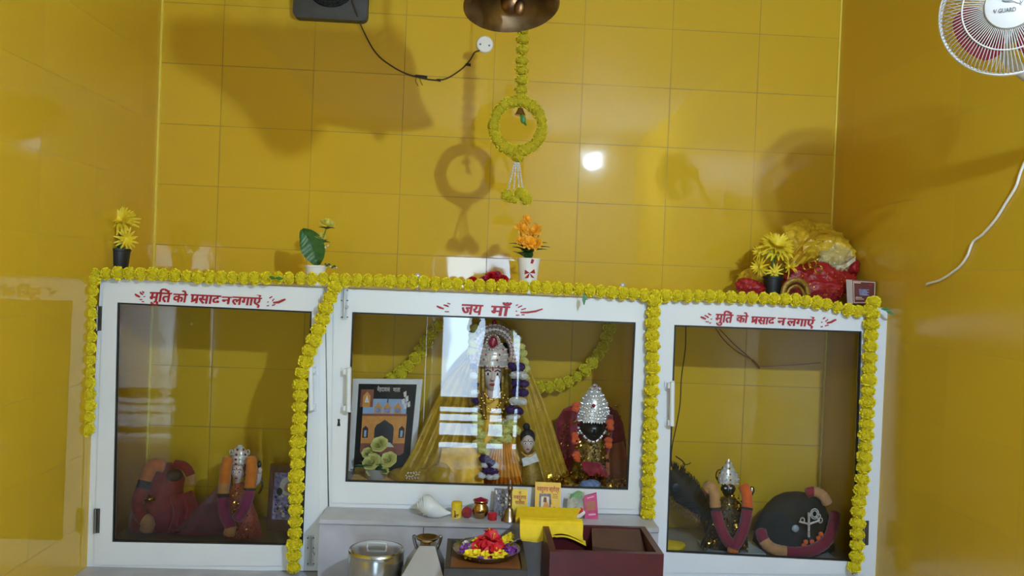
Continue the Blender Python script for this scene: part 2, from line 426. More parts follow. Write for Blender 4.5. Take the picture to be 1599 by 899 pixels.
# ------------------------------------------------------------------ writing
_tc = {}
def text_geo(s, bold=0.0):
    if (s, bold) in _tc: return _tc[(s, bold)]
    c = bpy.data.curves.new('text', 'FONT'); c.body = s; c.offset = bold; c.resolution_u = 3
    o = bpy.data.objects.new('text', c); COL.objects.link(o)
    me = bpy.data.meshes.new_from_object(o.evaluated_get(bpy.context.evaluated_depsgraph_get()))
    r = ([tuple(v.co[:2]) for v in me.vertices], [tuple(p.vertices) for p in me.polygons])
    bpy.data.objects.remove(o); bpy.data.curves.remove(c); bpy.data.meshes.remove(me); _tc[(s, bold)] = r; return r
_nv = text_geo('\u0928')[0]
DEVH = max(p[1] for p in _nv) if _nv else .6
def write(mb, s, x0, x1, ytop, ybase, Y, mi=0, bold=0.0, shear=0.0, slope=0.0, H=None, off=.0):
    vs, fs = text_geo(s, bold)
    if not vs: return
    a, b = min(p[0] for p in vs), max(p[0] for p in vs); H = H or DEVH
    out = []
    for x, z in vs:
        u = (x - a) / max(1e-6, b - a); px = x0 + (x1 - x0) * u; py = ybase + (ytop - ybase) * z / H + slope * (px - x0)
        px += shear * (ybase - (ybase + (ytop - ybase) * z / H)); out.append(at(px, py, Y - off))
    mb.add(out, fs, mi)
def stroke(mb, pts, wpx, Y, mi=0, taper=True):
    n = len(pts); L = []; Rr = []
    for i, (x, y) in enumerate(pts):
        ax, ay = pts[max(0, i - 1)]; bx, by = pts[min(n - 1, i + 1)]; dx, dy = bx - ax, by - ay; l = math.hypot(dx, dy) or 1
        h = wpx / 2 * ((.35 + .65 * math.sin(PI * (.15 + .7 * i / max(1, n - 1)))) if taper else 1)
        L.append(at(x - dy / l * h, y + dx / l * h, Y)); Rr.append(at(x + dy / l * h, y - dx / l * h, Y))
    mb.add(L + Rr, [(i, i + 1, n + i + 1, n + i) for i in range(n - 1)], mi)

# ------------------------------------------------------------------ cabinets
def quadY(pts, Y): return [at(x, y, Y) for x, y in pts]
def inset_loop(q, a): # q: TL TR BR BL px, a: (left, top, right, bottom)
    l, t, r, b = a; (tl, tr, br, bl) = q
    return [(tl[0] + l, tl[1] + t), (tr[0] - r, tr[1] + t), (br[0] - r, br[1] - b), (bl[0] + l, bl[1] - b)]
def hinge(par, px, py, h=38):
    m = MB(); m.tube([at(px, py - h / 2, YF - .006), at(px - .8, py + h / 2, YF - .006)], .006, 8)
    m.prism(quadY([(px - 1, py - h / 2), (px + 7, py - h / 2), (px + 6, py + h / 2), (px - 2, py + h / 2)], YF - .003), (0, .003, 0))
    m.build('hinge', m_dsteel, parent=par)
def pull(par, px, py, h, ln=1):
    m = MB(); y0 = YF - .002
    for s in (-1, 1):
        m.prism(quadY([(px - 8, py + s * h * .42 - 7), (px + 7, py + s * h * .42 - 7), (px + 7, py + s * h * .42 + 7), (px - 8, py + s * h * .42 + 7)], y0 - .004), (0, .004, 0), 0)
        m.box(at(px, py + s * h * .42, y0 - .018), (.022, .034, .022), 0)
        for dx in (-4, 4): m.ball(at(px + dx, py + s * h * .42, y0 - .005), (.003, .002, .003), 6, 4, 1)
    a, b = at(px + ln * 4, py - h / 2, y0 - .036), at(px + ln * 3, py + h / 2, y0 - .036)
    m.tube([a, b], .011, 10, 0)
    m.build('handle', [m_white, m_dsteel], parent=par)
def bolt(par, px, py, h):
    m = MB()
    m.prism(quadY([(px - 5, py - h / 2), (px + 5, py - h / 2), (px + 4, py + h / 2), (px - 6, py + h / 2)], YF - .004), (0, .004, 0))
    m.tube([at(px, py - h * .45, YF - .01), at(px - 1, py + h * .45, YF - .01)], .005, 8)
    for s in (-.42, -.1, .42):
        for dx in (-4.5, 4.5): m.ball(at(px + dx, py + s * h, YF - .006), .0035, 6, 4, 1)
    m.ball(at(px + 4, py + h * .1, YF - .02), .007, 8, 5)
    m.build('tower_bolt', [m_steel, m_dsteel], parent=par)
def flourish(mb, strokes, Y=YF - .0035):
    for pts, w in strokes: stroke(mb, pts, w, Y)
def cabinet(name, label, outer, doorq, glass, Zbot, words, depth0=-.004):
    c0 = at((outer[0][0] + outer[1][0]) / 2, 600, YF / 2); t = thing(name, (c0.x, YF / 2, Zbot), label, 'display cabinet', 'glass shrine cabinets')
    # outer frame between outer loop and door loop
    fo = MB(); fo.ring(quadY(outer, YF + .006), quadY(doorq, YF + .006), (0, .05, 0)); fo.build('frame', m_white, parent=t, smooth=False)
    xl = at(*outer[0], YF).x; xr = at(*outer[1], YF).x
    tp = MB(); box2(tp, xl + .004, xr - .004, YF + .058, depth0 - .002, ZT - .03, ZT - .001); tp.build('top_panel', m_white, parent=t, smooth=False)
    d = MB(); d.ring(quadY(doorq, YF), quadY(glass, YF), (0, .035, 0)); 
    do = d.build('door', m_white, parent=t, smooth=False)
    g = MB(); g.ring(quadY(inset_loop(glass, (.2, .2, .2, .2)), YF + .004), quadY(inset_loop(glass, (2.6, 2.6, 2.6, 2.6)), YF + .004), (0, .012, 0)); g.build('gasket', m_rubber, parent=do, smooth=False)
    p = MB(); q = quadY(inset_loop(glass, (1.5, 1.5, 1.5, 1.5)), YF + .010); p.add(q, [(0, 3, 2, 1)]); p.build('glass_pane', m_glass, parent=do, smooth=False)
    if words: words(do)
    return t, do

def words_side(px, py, sx, sy, cfg):
    def f(door):
        mb = MB(); Y = YF - .003
        for s, x0, x1, yt, yb in cfg:
            for k in (-1, 1): write(mb, s, x0 + .4 * k, x1 + .4 * k, yt, yb, Y - .0003 * (k > 0), bold=.02, shear=.18, slope=.045)
        for pts, w_ in px: stroke(mb, pts, w_, Y)
        mb.build('lettering', m_redp, parent=door, smooth=False)
    return f
K1 = lambda x, y: (190 + x / 5.92, 440 + y / 5.92)
K2 = lambda x, y: (1080 + x / 6.66, 475 + y / 6.66)
K3 = lambda x, y: (670 + x / 8.42, 455 + y / 8.42)
def S(K, w_, *pts): return ([K(*p) for p in pts], w_)
left_words = words_side([
    S(K1, 3.6, (122, 112), (140, 125), (170, 140)), S(K1, 2.6, (168, 92), (180, 108), (200, 118)), S(K1, 2.6, (190, 85), (200, 98), (210, 100)),
    S(K1, 2, (200, 138), (220, 132)), S(K1, 2.4, (165, 165), (190, 162)), S(K1, 2.4, (185, 182), (208, 182)),
    S(K1, 2.4, (425, 95), (445, 85), (420, 78), (400, 82)), S(K1, 3.6, (640, 184), (665, 172), (690, 150)),
    S(K1, 3.0, (1365, 150), (1392, 135)), S(K1, 2.6, (1390, 178), (1410, 155)), S(K1, 2.4, (1345, 188), (1360, 183)), S(K1, 2.4, (1340, 222), (1362, 218)),
    S(K1, 2.8, (1390, 218), (1420, 208)), S(K1, 4.0, (1400, 192), (1450, 188), (1485, 172), (1515, 160))], 0, 0, 0,
    [('\u092e\u0941\u093f\u0924', 232, 266, 456, 470), ('\u0915\u094b', 269, 291, 458.5, 471), ('\u092a\u0938\u093e\u0926', 296, 343, 459.5, 472.5), ('\u0928', 345, 360, 463, 474), ('\u0932\u0917\u093e\u0910\u0902', 361, 407, 463, 475)])
right_words = words_side([
    S(K2, 3.4, (92, 130), (120, 140), (150, 155)), S(K2, 2.6, (135, 112), (165, 130), (178, 140)), S(K2, 2.6, (172, 92), (185, 105), (205, 110)),
    S(K2, 2.2, (195, 155), (215, 152)), S(K2, 2.4, (145, 180), (180, 182)), S(K2, 2.4, (182, 198), (205, 190)),
    S(K2, 2.4, (400, 100), (420, 90), (395, 84), (375, 88)), S(K2, 3.4, (622, 188), (645, 174), (668, 152)),
    S(K2, 3.0, (1365, 152), (1390, 135)), S(K2, 2.6, (1390, 180), (1420, 155)), S(K2, 2.4, (1345, 190), (1362, 182)), S(K2, 2.6, (1340, 235), (1365, 230)),
    S(K2, 2.8, (1385, 225), (1425, 215)), S(K2, 3.6, (1405, 195), (1450, 185), (1480, 168), (1505, 158))], 0, 0, 0,
    [('\u092e\u0941\u093f\u0924', 1116, 1143, 490, 502.5), ('\u0915\u094b', 1149, 1167, 492, 503), ('\u092a\u0938\u093e\u0926', 1172, 1209, 494, 505), ('\u0928', 1213, 1226, 496, 507), ('\u0932\u0917\u093e\u0910\u0902', 1228, 1271, 497, 508)])
mid_words = words_side([
    S(K3, 3.4, (100, 190), (140, 210), (195, 228)), S(K3, 2.8, (190, 175), (235, 188), (260, 200)), S(K3, 2.6, (240, 152), (280, 165)), S(K3, 2.4, (205, 265), (265, 266)),
    S(K3, 2.6, (1140, 185), (1170, 172)), S(K3, 2.8, (1170, 210), (1225, 185)), S(K3, 2.8, (1210, 240), (1275, 222)), S(K3, 2.4, (1138, 262), (1160, 255)), S(K3, 2.6, (1140, 312), (1185, 310)),
    S(K3, 2.6, (1215, 305), (1258, 305)), S(K3, 3.2, (1200, 275), (1290, 275), (1400, 260), (1495, 228))], 0, 0, 0,
    [('\u091c\u092f', 719, 752, 475, 490), ('\u092e\u093e\u0901', 765, 796, 477.5, 492)])

LQ = [(157, 434), (507, 450), (513, 891), (130, 889)]
LD = [(161, 441), (500, 456), (498, 884), (146, 882)]
LG = [(183, 472), (487, 486), (473, 852), (175, 846)]
cabL, doL = cabinet('glass_cabinet', 'white framed glass cabinet at left with warning painted in red and three piece handle on its right stile', LQ, LD, LG, ZP, left_words)
MQ = [(508, 450), (1019, 469), (1003, 803), (514, 791)]
MD = [(521, 456), (1010, 472), (999, 795), (517, 785)]
MG = [(550, 487), (993, 503), (981, 765), (539, 752)]
cabM, doM = cabinet('glass_cabinet', 'wide middle glass cabinet raised on the grey ledge', MQ, MD, MG, ZL, mid_words)
RQ = [(1020, 469), (1390, 481), (1371, 903), (1004, 900)]
RD = [(1028, 474), (1372, 485), (1352, 897), (1014, 894)]
RG = [(1053, 507), (1346, 517), (1335, 877), (1040, 862)]
cabR, doR = cabinet('glass_cabinet', 'white framed glass cabinet at right with a black wire hanging inside', RQ, RD, RG, ZP, right_words)
cabL['label'] = 'white framed glass cabinet with crowned doll and red draped idol inside'
hinge(doL, 152, 497); hinge(doL, 149, 813); pull(doL, 489, 606, 68, -1); bolt(doL, 485, 860, 48)
bolt(doM, 538, 474, 50); pull(doM, 541, 608, 68, 1)
kh = MB(); kh.prism(quadY([(527, 654), (531, 654), (530.5, 658), (531.5, 665), (526.5, 665), (527.5, 658)], YF - .002), (0, .0025, 0)); kh.build('keyhole', m_rubber, parent=doM, smooth=False)
pull(doR, 1046, 630, 68, 1); hinge(doR, 1360, 560); hinge(doR, 1350, 832)
# stone floors inside
m_shelf = mat('inside_stone', '#8d8a80', .3, var=.1, scale=8)
sf = MB(); box2(sf, XL + .002, XML - .012, YF + .06, -.003, ZP + .001, ZS); sf.build('shelf', m_shelf, parent=cabL, smooth=False)
sf = MB(); box2(sf, XMR + .022, XR - .002, YF + .06, -.003, ZP + .001, ZS); sf.build('shelf', m_shelf, parent=cabR, smooth=False)
sf = MB(); box2(sf, XML + .004, XMR, YF + .06, -.003, ZL + .001, ZM); sf.build('shelf', m_shelf, parent=cabM, smooth=False)

# ------------------------------------------------------------------ marigolds
def pompon(seed, n=190, ruff=1.0):
    rnd = random.Random(seed); mb = MB()
    mb.ball((0, 0, 0), (.88, .88, .75), 14, 9, 1)
    for i in range(n):
        z = 1 - 2 * (i + .5) / n; a = i * 2.399963 + rnd.uniform(-.25, .25); q = math.sqrt(max(0, 1 - z * z))
        d = Vector((q * math.cos(a), q * math.sin(a), z)); t = d.orthogonal().normalized()
        t = Matrix.Rotation(rnd.uniform(0, 2 * PI), 3, d) @ t; b = d.cross(t)
        l = rnd.uniform(.9, 1.08); wd = rnd.uniform(.13, .21)
        sh = Vector((1, 1, .86))
        p0 = d * .66; p1 = d * (l * .95) + t * wd + b * .07; p2 = d * l + b * rnd.uniform(.04, .14); p3 = d * (l * .95) - t * wd + b * .07
        vs = [Vector(v[k] * sh[k] for k in range(3)) for v in (p0, p1, p2, p3)]
        mb.add(vs, [(0, 1, 2), (0, 2, 3)], 0)
    return mb.mesh('flower', [m_mari, m_maric], smooth=False)
POM = [pompon(s) for s in range(4)]
def garland(path, r, step, label, group=None, org=None, flat=.86, jit=.0015):
    pts = resample(path, step); t = thing('marigold_garland', org or pts[0], label, 'garland', group)
    for i, p in enumerate(pts):
        d = (pts[min(i + 1, len(pts) - 1)] - pts[max(0, i - 1)]).normalized()
        q = d.to_track_quat('Z', 'Y') @ Matrix.Rotation(R(0, 6.28), 3, 'Z').to_quaternion()
        s = r * R(.92, 1.08)
        inst('flower', random.choice(POM), t, p + Vector((R(-jit, jit), R(-jit, jit), R(-jit, jit))), q.to_euler(), (s, s, s * R(.92, 1.1)))
    MB().tube(path, .0025, 5).build('string', m_string, parent=t)
    return t
GY = YF - .034
MG_GROUP = 'marigold strings round the cabinets'
top = pxpath([(148, 428), (220, 427), (300, 432), (380, 434), (470, 434), (540, 437), (620, 439), (700, 443), (780, 446), (860, 449), (940, 455), (1020, 461), (1080, 462), (1150, 464), (1230, 467), (1290, 475), (1330, 485), (1360, 484)], GY + .01)
tg = garland(top, .0295, .0475, 'long yellow marigold string lying along the top edge of all three cabinets', MG_GROUP)
for (px, py, dx, dy) in [(420, 432, 10, 3), (430, 434, 12, 1), (911, 458, 5, 10), (912, 460, 0, 16), (1384, 486, 12, 4), (1376, 482, 14, 1)]:
    a, b = at(px, py, GY - .04), at(px + dx, py + dy, GY - .045); n_ = Vector((0, 0, 1)) if dx > dy else Vector((1, 0, 0))
    MB().shell([[a - n_ * .002, a + n_ * .002], [a.lerp(b, .5) - n_ * .008, a.lerp(b, .5) + n_ * .008], [b - n_ * .002, b + n_ * .002]], (0, .0015, 0)).build('leaf_sprig', m_green, parent=tg)
garland(pxpath([(145, 436), (139, 470), (138, 510), (137, 560), (136, 620), (135, 672), (133, 682)], GY), .0335, .0485, 'short yellow marigold string hanging down the far left stile beside the wall', MG_GROUP)
garland(pxpath([(523, 448), (511, 475), (497, 515), (483, 550), (473, 580), (468, 620), (466, 680), (463, 740), (461, 800), (459, 880), (458, 890)], GY - .012), .0335, .0485, 'yellow marigold string slanting over the post between left and middle cabinets', MG_GROUP)
garland(pxpath([(1021, 470), (1019, 520), (1019, 580), (1016, 640), (1015, 700), (1013, 760), (1012, 800), (1011, 815)], GY), .0335, .0485, 'yellow marigold string hanging straight down above the dark red box', MG_GROUP)
garland(pxpath([(1364, 472), (1361, 500), (1358, 560), (1355, 620), (1352, 690), (1348, 740), (1340, 800), (1338, 860), (1333, 890), (1331, 897)], GY), .0335, .0485, 'yellow marigold string hanging down the far right stile below the maroon carton', MG_GROUP)
garland(pxpath([(684, 508, -.05), (672, 525, -.06), (655, 550, -.07), (636, 572, -.08), (612, 592, -.08)], -.07), .033, .050, 'marigold swag inside middle cabinet behind the framed temple photo', 'marigold swags inside the middle cabinet')
garland(pxpath([(952, 512, -.06), (942, 540, -.07), (925, 566, -.08), (900, 588, -.08), (870, 602, -.08), (838, 604, -.08), (815, 590, -.08)], -.07), .033, .050, 'marigold swag inside middle cabinet above the dark faced idol', 'marigold swags inside the middle cabinet')

# ------------------------------------------------------------------ hanging ring garland
HY = -.75
POMH = []
for k_ in range(4):
    me_ = pompon(40 + k_, 120, 1.0); me_.materials[0] = m_mari2; me_.materials[1] = m_maric2; POMH.append(me_)
hb = at(806, 320, HY); hg = thing('hanging_garland', hb, 'yellow marigold ring hanging on a flower chain with a beaded tassel', 'garland')
s_ = mpp(HY)
up = at(816, 60, HY)
chain = [Vector((up.x, HY, ZC - .02)), up, at(815, 100, HY), at(813, 150, HY)]
MB().tube(chain, .003, 6).build('cord', m_string, parent=hg)
for py in [62, 78, 95, 110, 125, 140, 152, 46, 30, 14]:
    inst('flower', random.choice(POMH), hg, at(816 - (py - 60) * .03, py, HY), (R(-.3, .3), R(-.3, .3), R(0, 6)), (.030, .030, .026))
cx, cy, rx, ry = 808.5, 197, 38, 39
for i in range(26):
    a = 2 * PI * i / 26
    inst('flower', POMH[i % 4], hg, at(cx + rx * math.cos(a), cy + ry * math.sin(a), HY + R(-.004, .004)), (R(0, 6), R(0, 6), R(0, 6)), (.0275 * R(.92, 1.08),) * 3)
MB().tube([at(cx + rx * math.cos(2 * PI * i / 32), cy + ry * math.sin(2 * PI * i / 32), HY) for i in range(32)], .012, 8, closed=True).build('ring_core', m_maric2, parent=hg)
inst('flower', POMH[1], hg, at(808, 246, HY), (0, .3, 0), (.028, .028, .024))
for dx, ex in [(-4, -13), (-1.5, -5), (1, 3), (3.5, 9)]:
    st = MB()
    for i in range(11):
        t_ = i / 10; st.ball(at(807 + dx + (ex - dx) * t_, 255 + 40 * t_, HY - .01), (.0042, .0042, .0062), 8, 6, 0 if i % 3 else 0)
    st.build('bead_strand', m_bead, parent=hg)
for px, py, rr in [(792, 305, .030), (813, 302, .029), (803, 311, .022), (822, 311, .027)]:
    inst('flower', POMH[2], hg, at(px, py, HY - R(0, .02)), (R(0, 6), R(0, 6), 0), (rr, rr, rr))
br = at(812, 180, HY)
bm_ = MB(); bm_.lathe([(.001, .03), (.010, .028), (.016, .012), (.024, 0), (.022, -.002)], br + Vector((0, -.01, 0)), 16); bm_.build('brass_bell', m_brass, parent=hg)
lf = MB(); lf.tube([at(814, 178, HY - .02), at(816, 188, HY - .02), at(822, 196, HY - .02)], [.006, .009, .003], 8); lf.ball(at(817, 187, HY - .025), (.012, .004, .016), 8, 6); lf.build('green_tassel', m_green, parent=hg)

# ------------------------------------------------------------------ big bell
BY = -1.45
bc = at(799, 13, BY); brx = 75 * mpp(BY)
bt = thing('temple_bell', bc, 'large dark brass bell hanging mouth down at the top edge', 'bell')
rotb = Matrix.Rotation(-.085, 3, 'Y') @ Matrix.Rotation(-0.24, 3, 'X')
prof = [(brx * .86, .012), (brx * .96, .0), (brx, .006), (brx * 1.0, .014), (brx * .93, .03), (brx * .78, .07), (brx * .66, .13), (brx * .60, .20), (brx * .52, .245), (brx * .34, .275), (.02, .285), (.001, .285)]
inner = [(.001, .262), (brx * .30, .255), (brx * .47, .23), (brx * .55, .19), (brx * .61, .12), (brx * .72, .07), (brx * .86, .012)]
MB().lathe(inner[:-1] + prof, bc, 48, 0, rotb).build('bell_body', m_bell, parent=bt)
ck = MB(); ck.tube([bc + rotb @ Vector((0, 0, .262)), bc + rotb @ Vector((.004, -.01, .10)), bc + rotb @ Vector((0, -.03, .02))], [.008, .008, .010], 8)
ck.ball(bc + rotb @ Vector((0, -.035, -.002)), (.038, .036, .040), 14, 9); ck.ball(bc + rotb @ Vector((.022, -.06, -.035)), (.018, .016, .028), 10, 7); ck.ball(bc + rotb @ Vector((-.02, -.045, .02)), (.022, .022, .026), 10, 7)
ck.build('clapper', mat('worn_bronze', '#7d5c40', .42, 1.0, var=.35, scale=30), parent=bt)
ch = MB(); btop = bc + rotb @ Vector((0, 0, .285)); ztop = btop.z
ch.tube([Vector((btop.x + .02 * math.cos(2 * PI * i / 16), btop.y, ztop + .018 + .025 * math.sin(2 * PI * i / 16))) for i in range(16)], .006, 8, closed=True)
z = ztop + .04
while z < ZC - .02:
    k = int((z - ztop) / .03); ax = Vector((1, 0, 0)) if k % 2 else Vector((0, 1, 0))
    ch.tube([Vector((btop.x, btop.y, min(z + .012, ZC - .022))) + ax * .009 * math.cos(2 * PI * i / 10) + Vector((0, 0, .02 * math.sin(2 * PI * i / 10))) for i in range(10)], .003, 6, closed=True); z += .03
ch.build('chain', m_bell, parent=bt)

# ------------------------------------------------------------------ exhaust fan, cord, rosette
ex = at(520, -22, 0); et = thing('exhaust_fan', ex, 'dark grey square exhaust fan with round grille high on the back wall', 'fan')
hw = 56 * mpp(0); hb_ = .055
def rrect(w_, r, y, cx_=0, cz=0, n=6):
    out = []
    for (sx, sz, a0) in ((1, 1, 0), (-1, 1, PI / 2), (-1, -1, PI), (1, -1, 1.5 * PI)):
        for i in range(n + 1):
            a = a0 + PI / 2 * i / n; out.append(Vector((ex.x + cx_ + sx * (w_ - r) + r * math.cos(a), y, ex.z + cz + sz * (w_ - r) + r * math.sin(a))))
    return out
m_exh = mat('dark_grey_plastic', '#3b3b38', .5, var=.12)
m_exd = mat('fan_black', '#1a1a18', .7)  # black of the grille, rotor and backing disc
h_ = MB(); o_, i_ = rrect(hw, .03, -hb_), [Vector((ex.x + .128 * math.cos(a), -hb_ - .008, ex.z + .128 * math.sin(a))) for a in [0 + 2 * PI * (k + .0) / 28 for k in range(28)]]
h_.ring(o_, i_, (0, hb_ - .001, 0)); h_.build('housing', m_exh, parent=et, ang=30)
g_ = MB()
for k in range(1, 7): g_.tube([Vector((ex.x + .02 * k * math.cos(2 * PI * i / 28), -hb_ - .010, ex.z + .02 * k * math.sin(2 * PI * i / 28))) for i in range(28)], .0022, 6, closed=True)
for k in range(24):
    a = 2 * PI * k / 24; g_.tube([Vector((ex.x + .02 * math.cos(a), -hb_ - .008, ex.z + .02 * math.sin(a))), Vector((ex.x + .127 * math.cos(a + .3), -hb_ - .008, ex.z + .127 * math.sin(a + .3)))], .0022, 5)
g_.build('grille', m_exd, parent=et)
MB().lathe([(.001, .002), (.127, .002), (.127, .005), (.001, .005)], (ex.x, 0, ex.z), 28, 0, Matrix.Rotation(PI / 2, 3, 'X')).build('dark_backing', m_exd, parent=et)  # black disc added behind the grille to make the opening dark
b_ = MB(); b_.tube([Vector((ex.x, -.006, ex.z)), Vector((ex.x, -.046, ex.z))], .03, 16)
for k in range(5):
    a = 2 * PI * k / 5
    b_.shell([[Vector((ex.x + r_ * math.cos(a + d_), -.022 - .012 * (d_ - .3), ex.z + r_ * math.sin(a + d_))) for d_ in (0, .3, .6, .8)] for r_ in (.028, .07, .115)], (0, .002, 0))
b_.build('blade_rotor', m_exd, parent=et)
cp = pxpath([(545, -15, -.066), (555, 15, -.072), (566, 45, -.02), (585, 80, -.008), (607, 100, -.006), (640, 117, -.006), (686, 125, -.006), (715, 112, -.006), (733, 95, -.006), (741, 82, -.006), (752, 78, -.012)], 0)
ct = thing('electric_cord', cp[-1], 'thin brown cord sagging from exhaust fan to the white rosette', 'cord')
MB().tube(cp, .0035, 7).build('wire', m_cordb, parent=ct)
for px, py, l in [(655, 119, 7), (662, 120, 5), (685, 125, 3), (731, 101, 4)]: MB().tube([at(px - l, py - l * .15, -.006), at(px + l, py + l * .1, -.006)], [.005, .0075][0:2], 8).build('tape_joint', m_rubber, parent=ct)
tl = MB(); tl.tube([at(650, 119, -.006), at(649, 127, -.006), at(653, 134, -.006)], .0016, 5); tl.tube([at(655, 120, -.006), at(657, 128, -.006), at(660, 133, -.006)], .0016, 5); tl.build('loose_wire_end', m_cordb, parent=ct)
rz = at(757, 70, 0); rt = thing('cable_rosette', rz, 'round white cable rosette with two screws on the back wall', 'electrical fitting')
rotx = Matrix.Rotation(PI / 2, 3, 'X')
MB().lathe([(.043, .001), (.043, .010), (.038, .016), (.001, .018)], rz, 28, 0, rotx).build('cover', m_whitedull, parent=rt)
for px, py in [(750, 69), (764, 71)]:
    MB().ball(at(px, py, -.0175), (.005, .002, .005), 8, 5).build('screw', m_dsteel, parent=rt)

# ------------------------------------------------------------------ wall fan
FY = -1.95
fc = at(1577, 15, FY); view = (CAM - fc).normalized()
hx = Vector((view.x, view.y, 0)).normalized()
el = -.10                                   # tilted slightly down
nrm = (hx * math.cos(el) + Vector((0, 0, math.sin(el)))).normalized()
uax = Vector((0, 0, 1)).cross(nrm).normalized(); vax = nrm.cross(uax)
GR = 123 / 702 * 1.0
def FP(r, a, d): return fc + uax * (r * math.cos(a)) + vax * (r * math.sin(a)) + nrm * d
ft = thing('wall_fan', Vector((XR - .02, FY + .05, fc.z - .05)), 'white wall fan with maroon blades and wire guard at the upper right', 'fan')
gf = MB(); NS = 96
for k in range(NS):
    a = 2 * PI * k / NS
    gf.tube([FP(GR * .36, a, .055), FP(GR * .66, a + .05, .048), FP(GR * .92, a + .09, .018), FP(GR, a + .10, -.012)], .0013, 4)
gf.tube([FP(GR * .665, 2 * PI * i / 60, .049) for i in range(60)], .0022, 6, closed=True)
gf.tube([FP(GR, 2 * PI * i / 72, -.012) for i in range(72)], .0045, 6, closed=True)
gf.build('front_guard', m_fanw, parent=ft)
gb = MB()
for k in range(72):
    a = 2 * PI * k / 72
    gb.tube([FP(GR * .99, a, -.018), FP(GR * .985, a, -.055), FP(GR * .8, a, -.10), FP(GR * .3, a, -.115)], .0013, 4)
gb.tube([FP(GR * .995, 2 * PI * i / 72, -.020) for i in range(72)], .004, 6, closed=True)
gb.tube([FP(GR * .985, 2 * PI * i / 72, -.055) for i in range(72)], .002, 6, closed=True)
gb.build('rear_guard', m_fanw, parent=ft)
hubm = MB()
RN = Matrix((uax, vax, nrm)).transposed()
hubm.lathe([(GR * .355, .046), (GR * .36, .054), (GR * .345, .064), (GR * .25, .070), (.001, .073)], fc, 36, 0, RN)
hubo = hubm.build('hub_cap', m_fanw, parent=ft)
lg = MB(); vs, fs = text_geo('V GUARD', .012); a0, b0 = min(p[0] for p in vs), max(p[0] for p in vs)
HS = GR * .355
def hubpt(u, v): return fc + uax * (u * HS) + vax * (v * HS) + nrm * (.0745 - .004 * (u * u + v * v))
lg.add([hubpt(-.62 + .85 * (x - a0) / (b0 - a0), -.32 + .26 * zz) for x, zz in vs], fs)
def lstroke(pts, w_):
    n = len(pts); L_ = []; R_ = []
    for i, (x, y) in enumerate(pts):
        ax_, ay_ = pts[max(0, i - 1)]; bx_, by_ = pts[min(n - 1, i + 1)]; dx, dy = bx_ - ax_, by_ - ay_; l = math.hypot(dx, dy) or 1
        L_.append(hubpt(x - dy / l * w_, y + dx / l * w_)); R_.append(hubpt(x + dy / l * w_, y - dx / l * w_))
    lg.add(L_ + R_, [(i, i + 1, n + i + 1, n + i) for i in range(n - 1)])
lstroke([(-.32, .20), (-.1, .16), (.10, .17), (.22, .27), (.40, .30), (.52, .27), (.56, .36), (.60, .30), (.70, .22), (.60, .20), (.50, .14), (.42, .02), (.36, -.06), (.44, -.08)], .016)
lstroke([(-.32, .20), (-.18, .12), (.02, .10), (.16, .09), (.26, .02), (.38, .0)], .016)
lstroke([(.36, .12), (.42, .0), (.36, -.04)], .014)
lg.build('lettering', m_logo, parent=hubo, smooth=False)
for k in range(3):
    bl = MB(); a0 = 2 * PI * k / 3 + 3.74; rows = []
    for i in range(9):
        r_ = GR * (.28 + .54 * i / 8); hwid = .92 * math.sin(PI * (.22 + .56 * i / 8))
        rows.append([FP(r_, a0 + hwid * (j / 8 - .5) * 1.95, -.035 + .035 * (j / 8 - .5)) for j in range(9)])
    bl.shell(rows, nrm * .002); bl.build('blade', m_fanr, parent=ft)
mo = MB(); mo.tube([FP(0, 0, .03), FP(0, 0, -.11)], GR * .22, 20); mo.tube([FP(0, 0, -.11), FP(0, 0, -.20)], [GR * .42, GR * .3], 20); mo.build('motor', m_fanw, parent=ft)
ar = MB(); back = FP(0, 0, -.19)
ar.tube(smoothpath([back, back + Vector((.04, .05, -.10)), Vector((XR - .10, FY + .1, fc.z - .22)), Vector((XR - .02, FY + .1, fc.z - .22))]), .02, 10)
ar.box((XR - .013, FY + .1, fc.z - .22), (.024, .11, .17)); ar.build('wall_bracket', m_fanw, parent=ft)

# fan lead and plug
wp = []
for px, py in [(1640, 160), (1606, 240), (1594, 268), (1586, 292), (1570, 318), (1555, 342), (1534, 366), (1519, 378), (1510, 400), (1496, 418), (1470, 436), (1448, 443)]:
    d = ray(px, py); t_ = (XR - .006 - CAM.x) / d.x; wp.append(CAM + d * t_)
wl = thing('fan_lead', wp[0], 'white fan lead running down the right wall', 'cord')
MB().tube(smoothpath(wp), .0045, 7).build('wire', m_whitedull, parent=wl)
pg = thing('power_plug', at(1372, 462, -.5), 'white plug with curled lead beside the maroon carton', 'plug')
e_ = MB(); a = at(1373, 464, -.5); e_.loft([(a + Vector((0, 0, -.022)), .024, .018), (a + Vector((0, 0, .002)), .022, .016), (a + Vector((0, 0, .02)), .010, .009), (a + Vector((0, 0, .034)), .006, .006)], 14); e_.build('plug_body', m_whitedull, parent=pg)
e2 = smoothpath([a + Vector((0, 0, .03)), at(1376, 446, -.5), at(1388, 441, -.5), at(1404, 446, -.55), at(1418, 456, -.62), at(1432, 460, -.72), wp[-1]])
MB().tube(e2, .0045, 7).build('wire', m_whitedull, parent=pg)

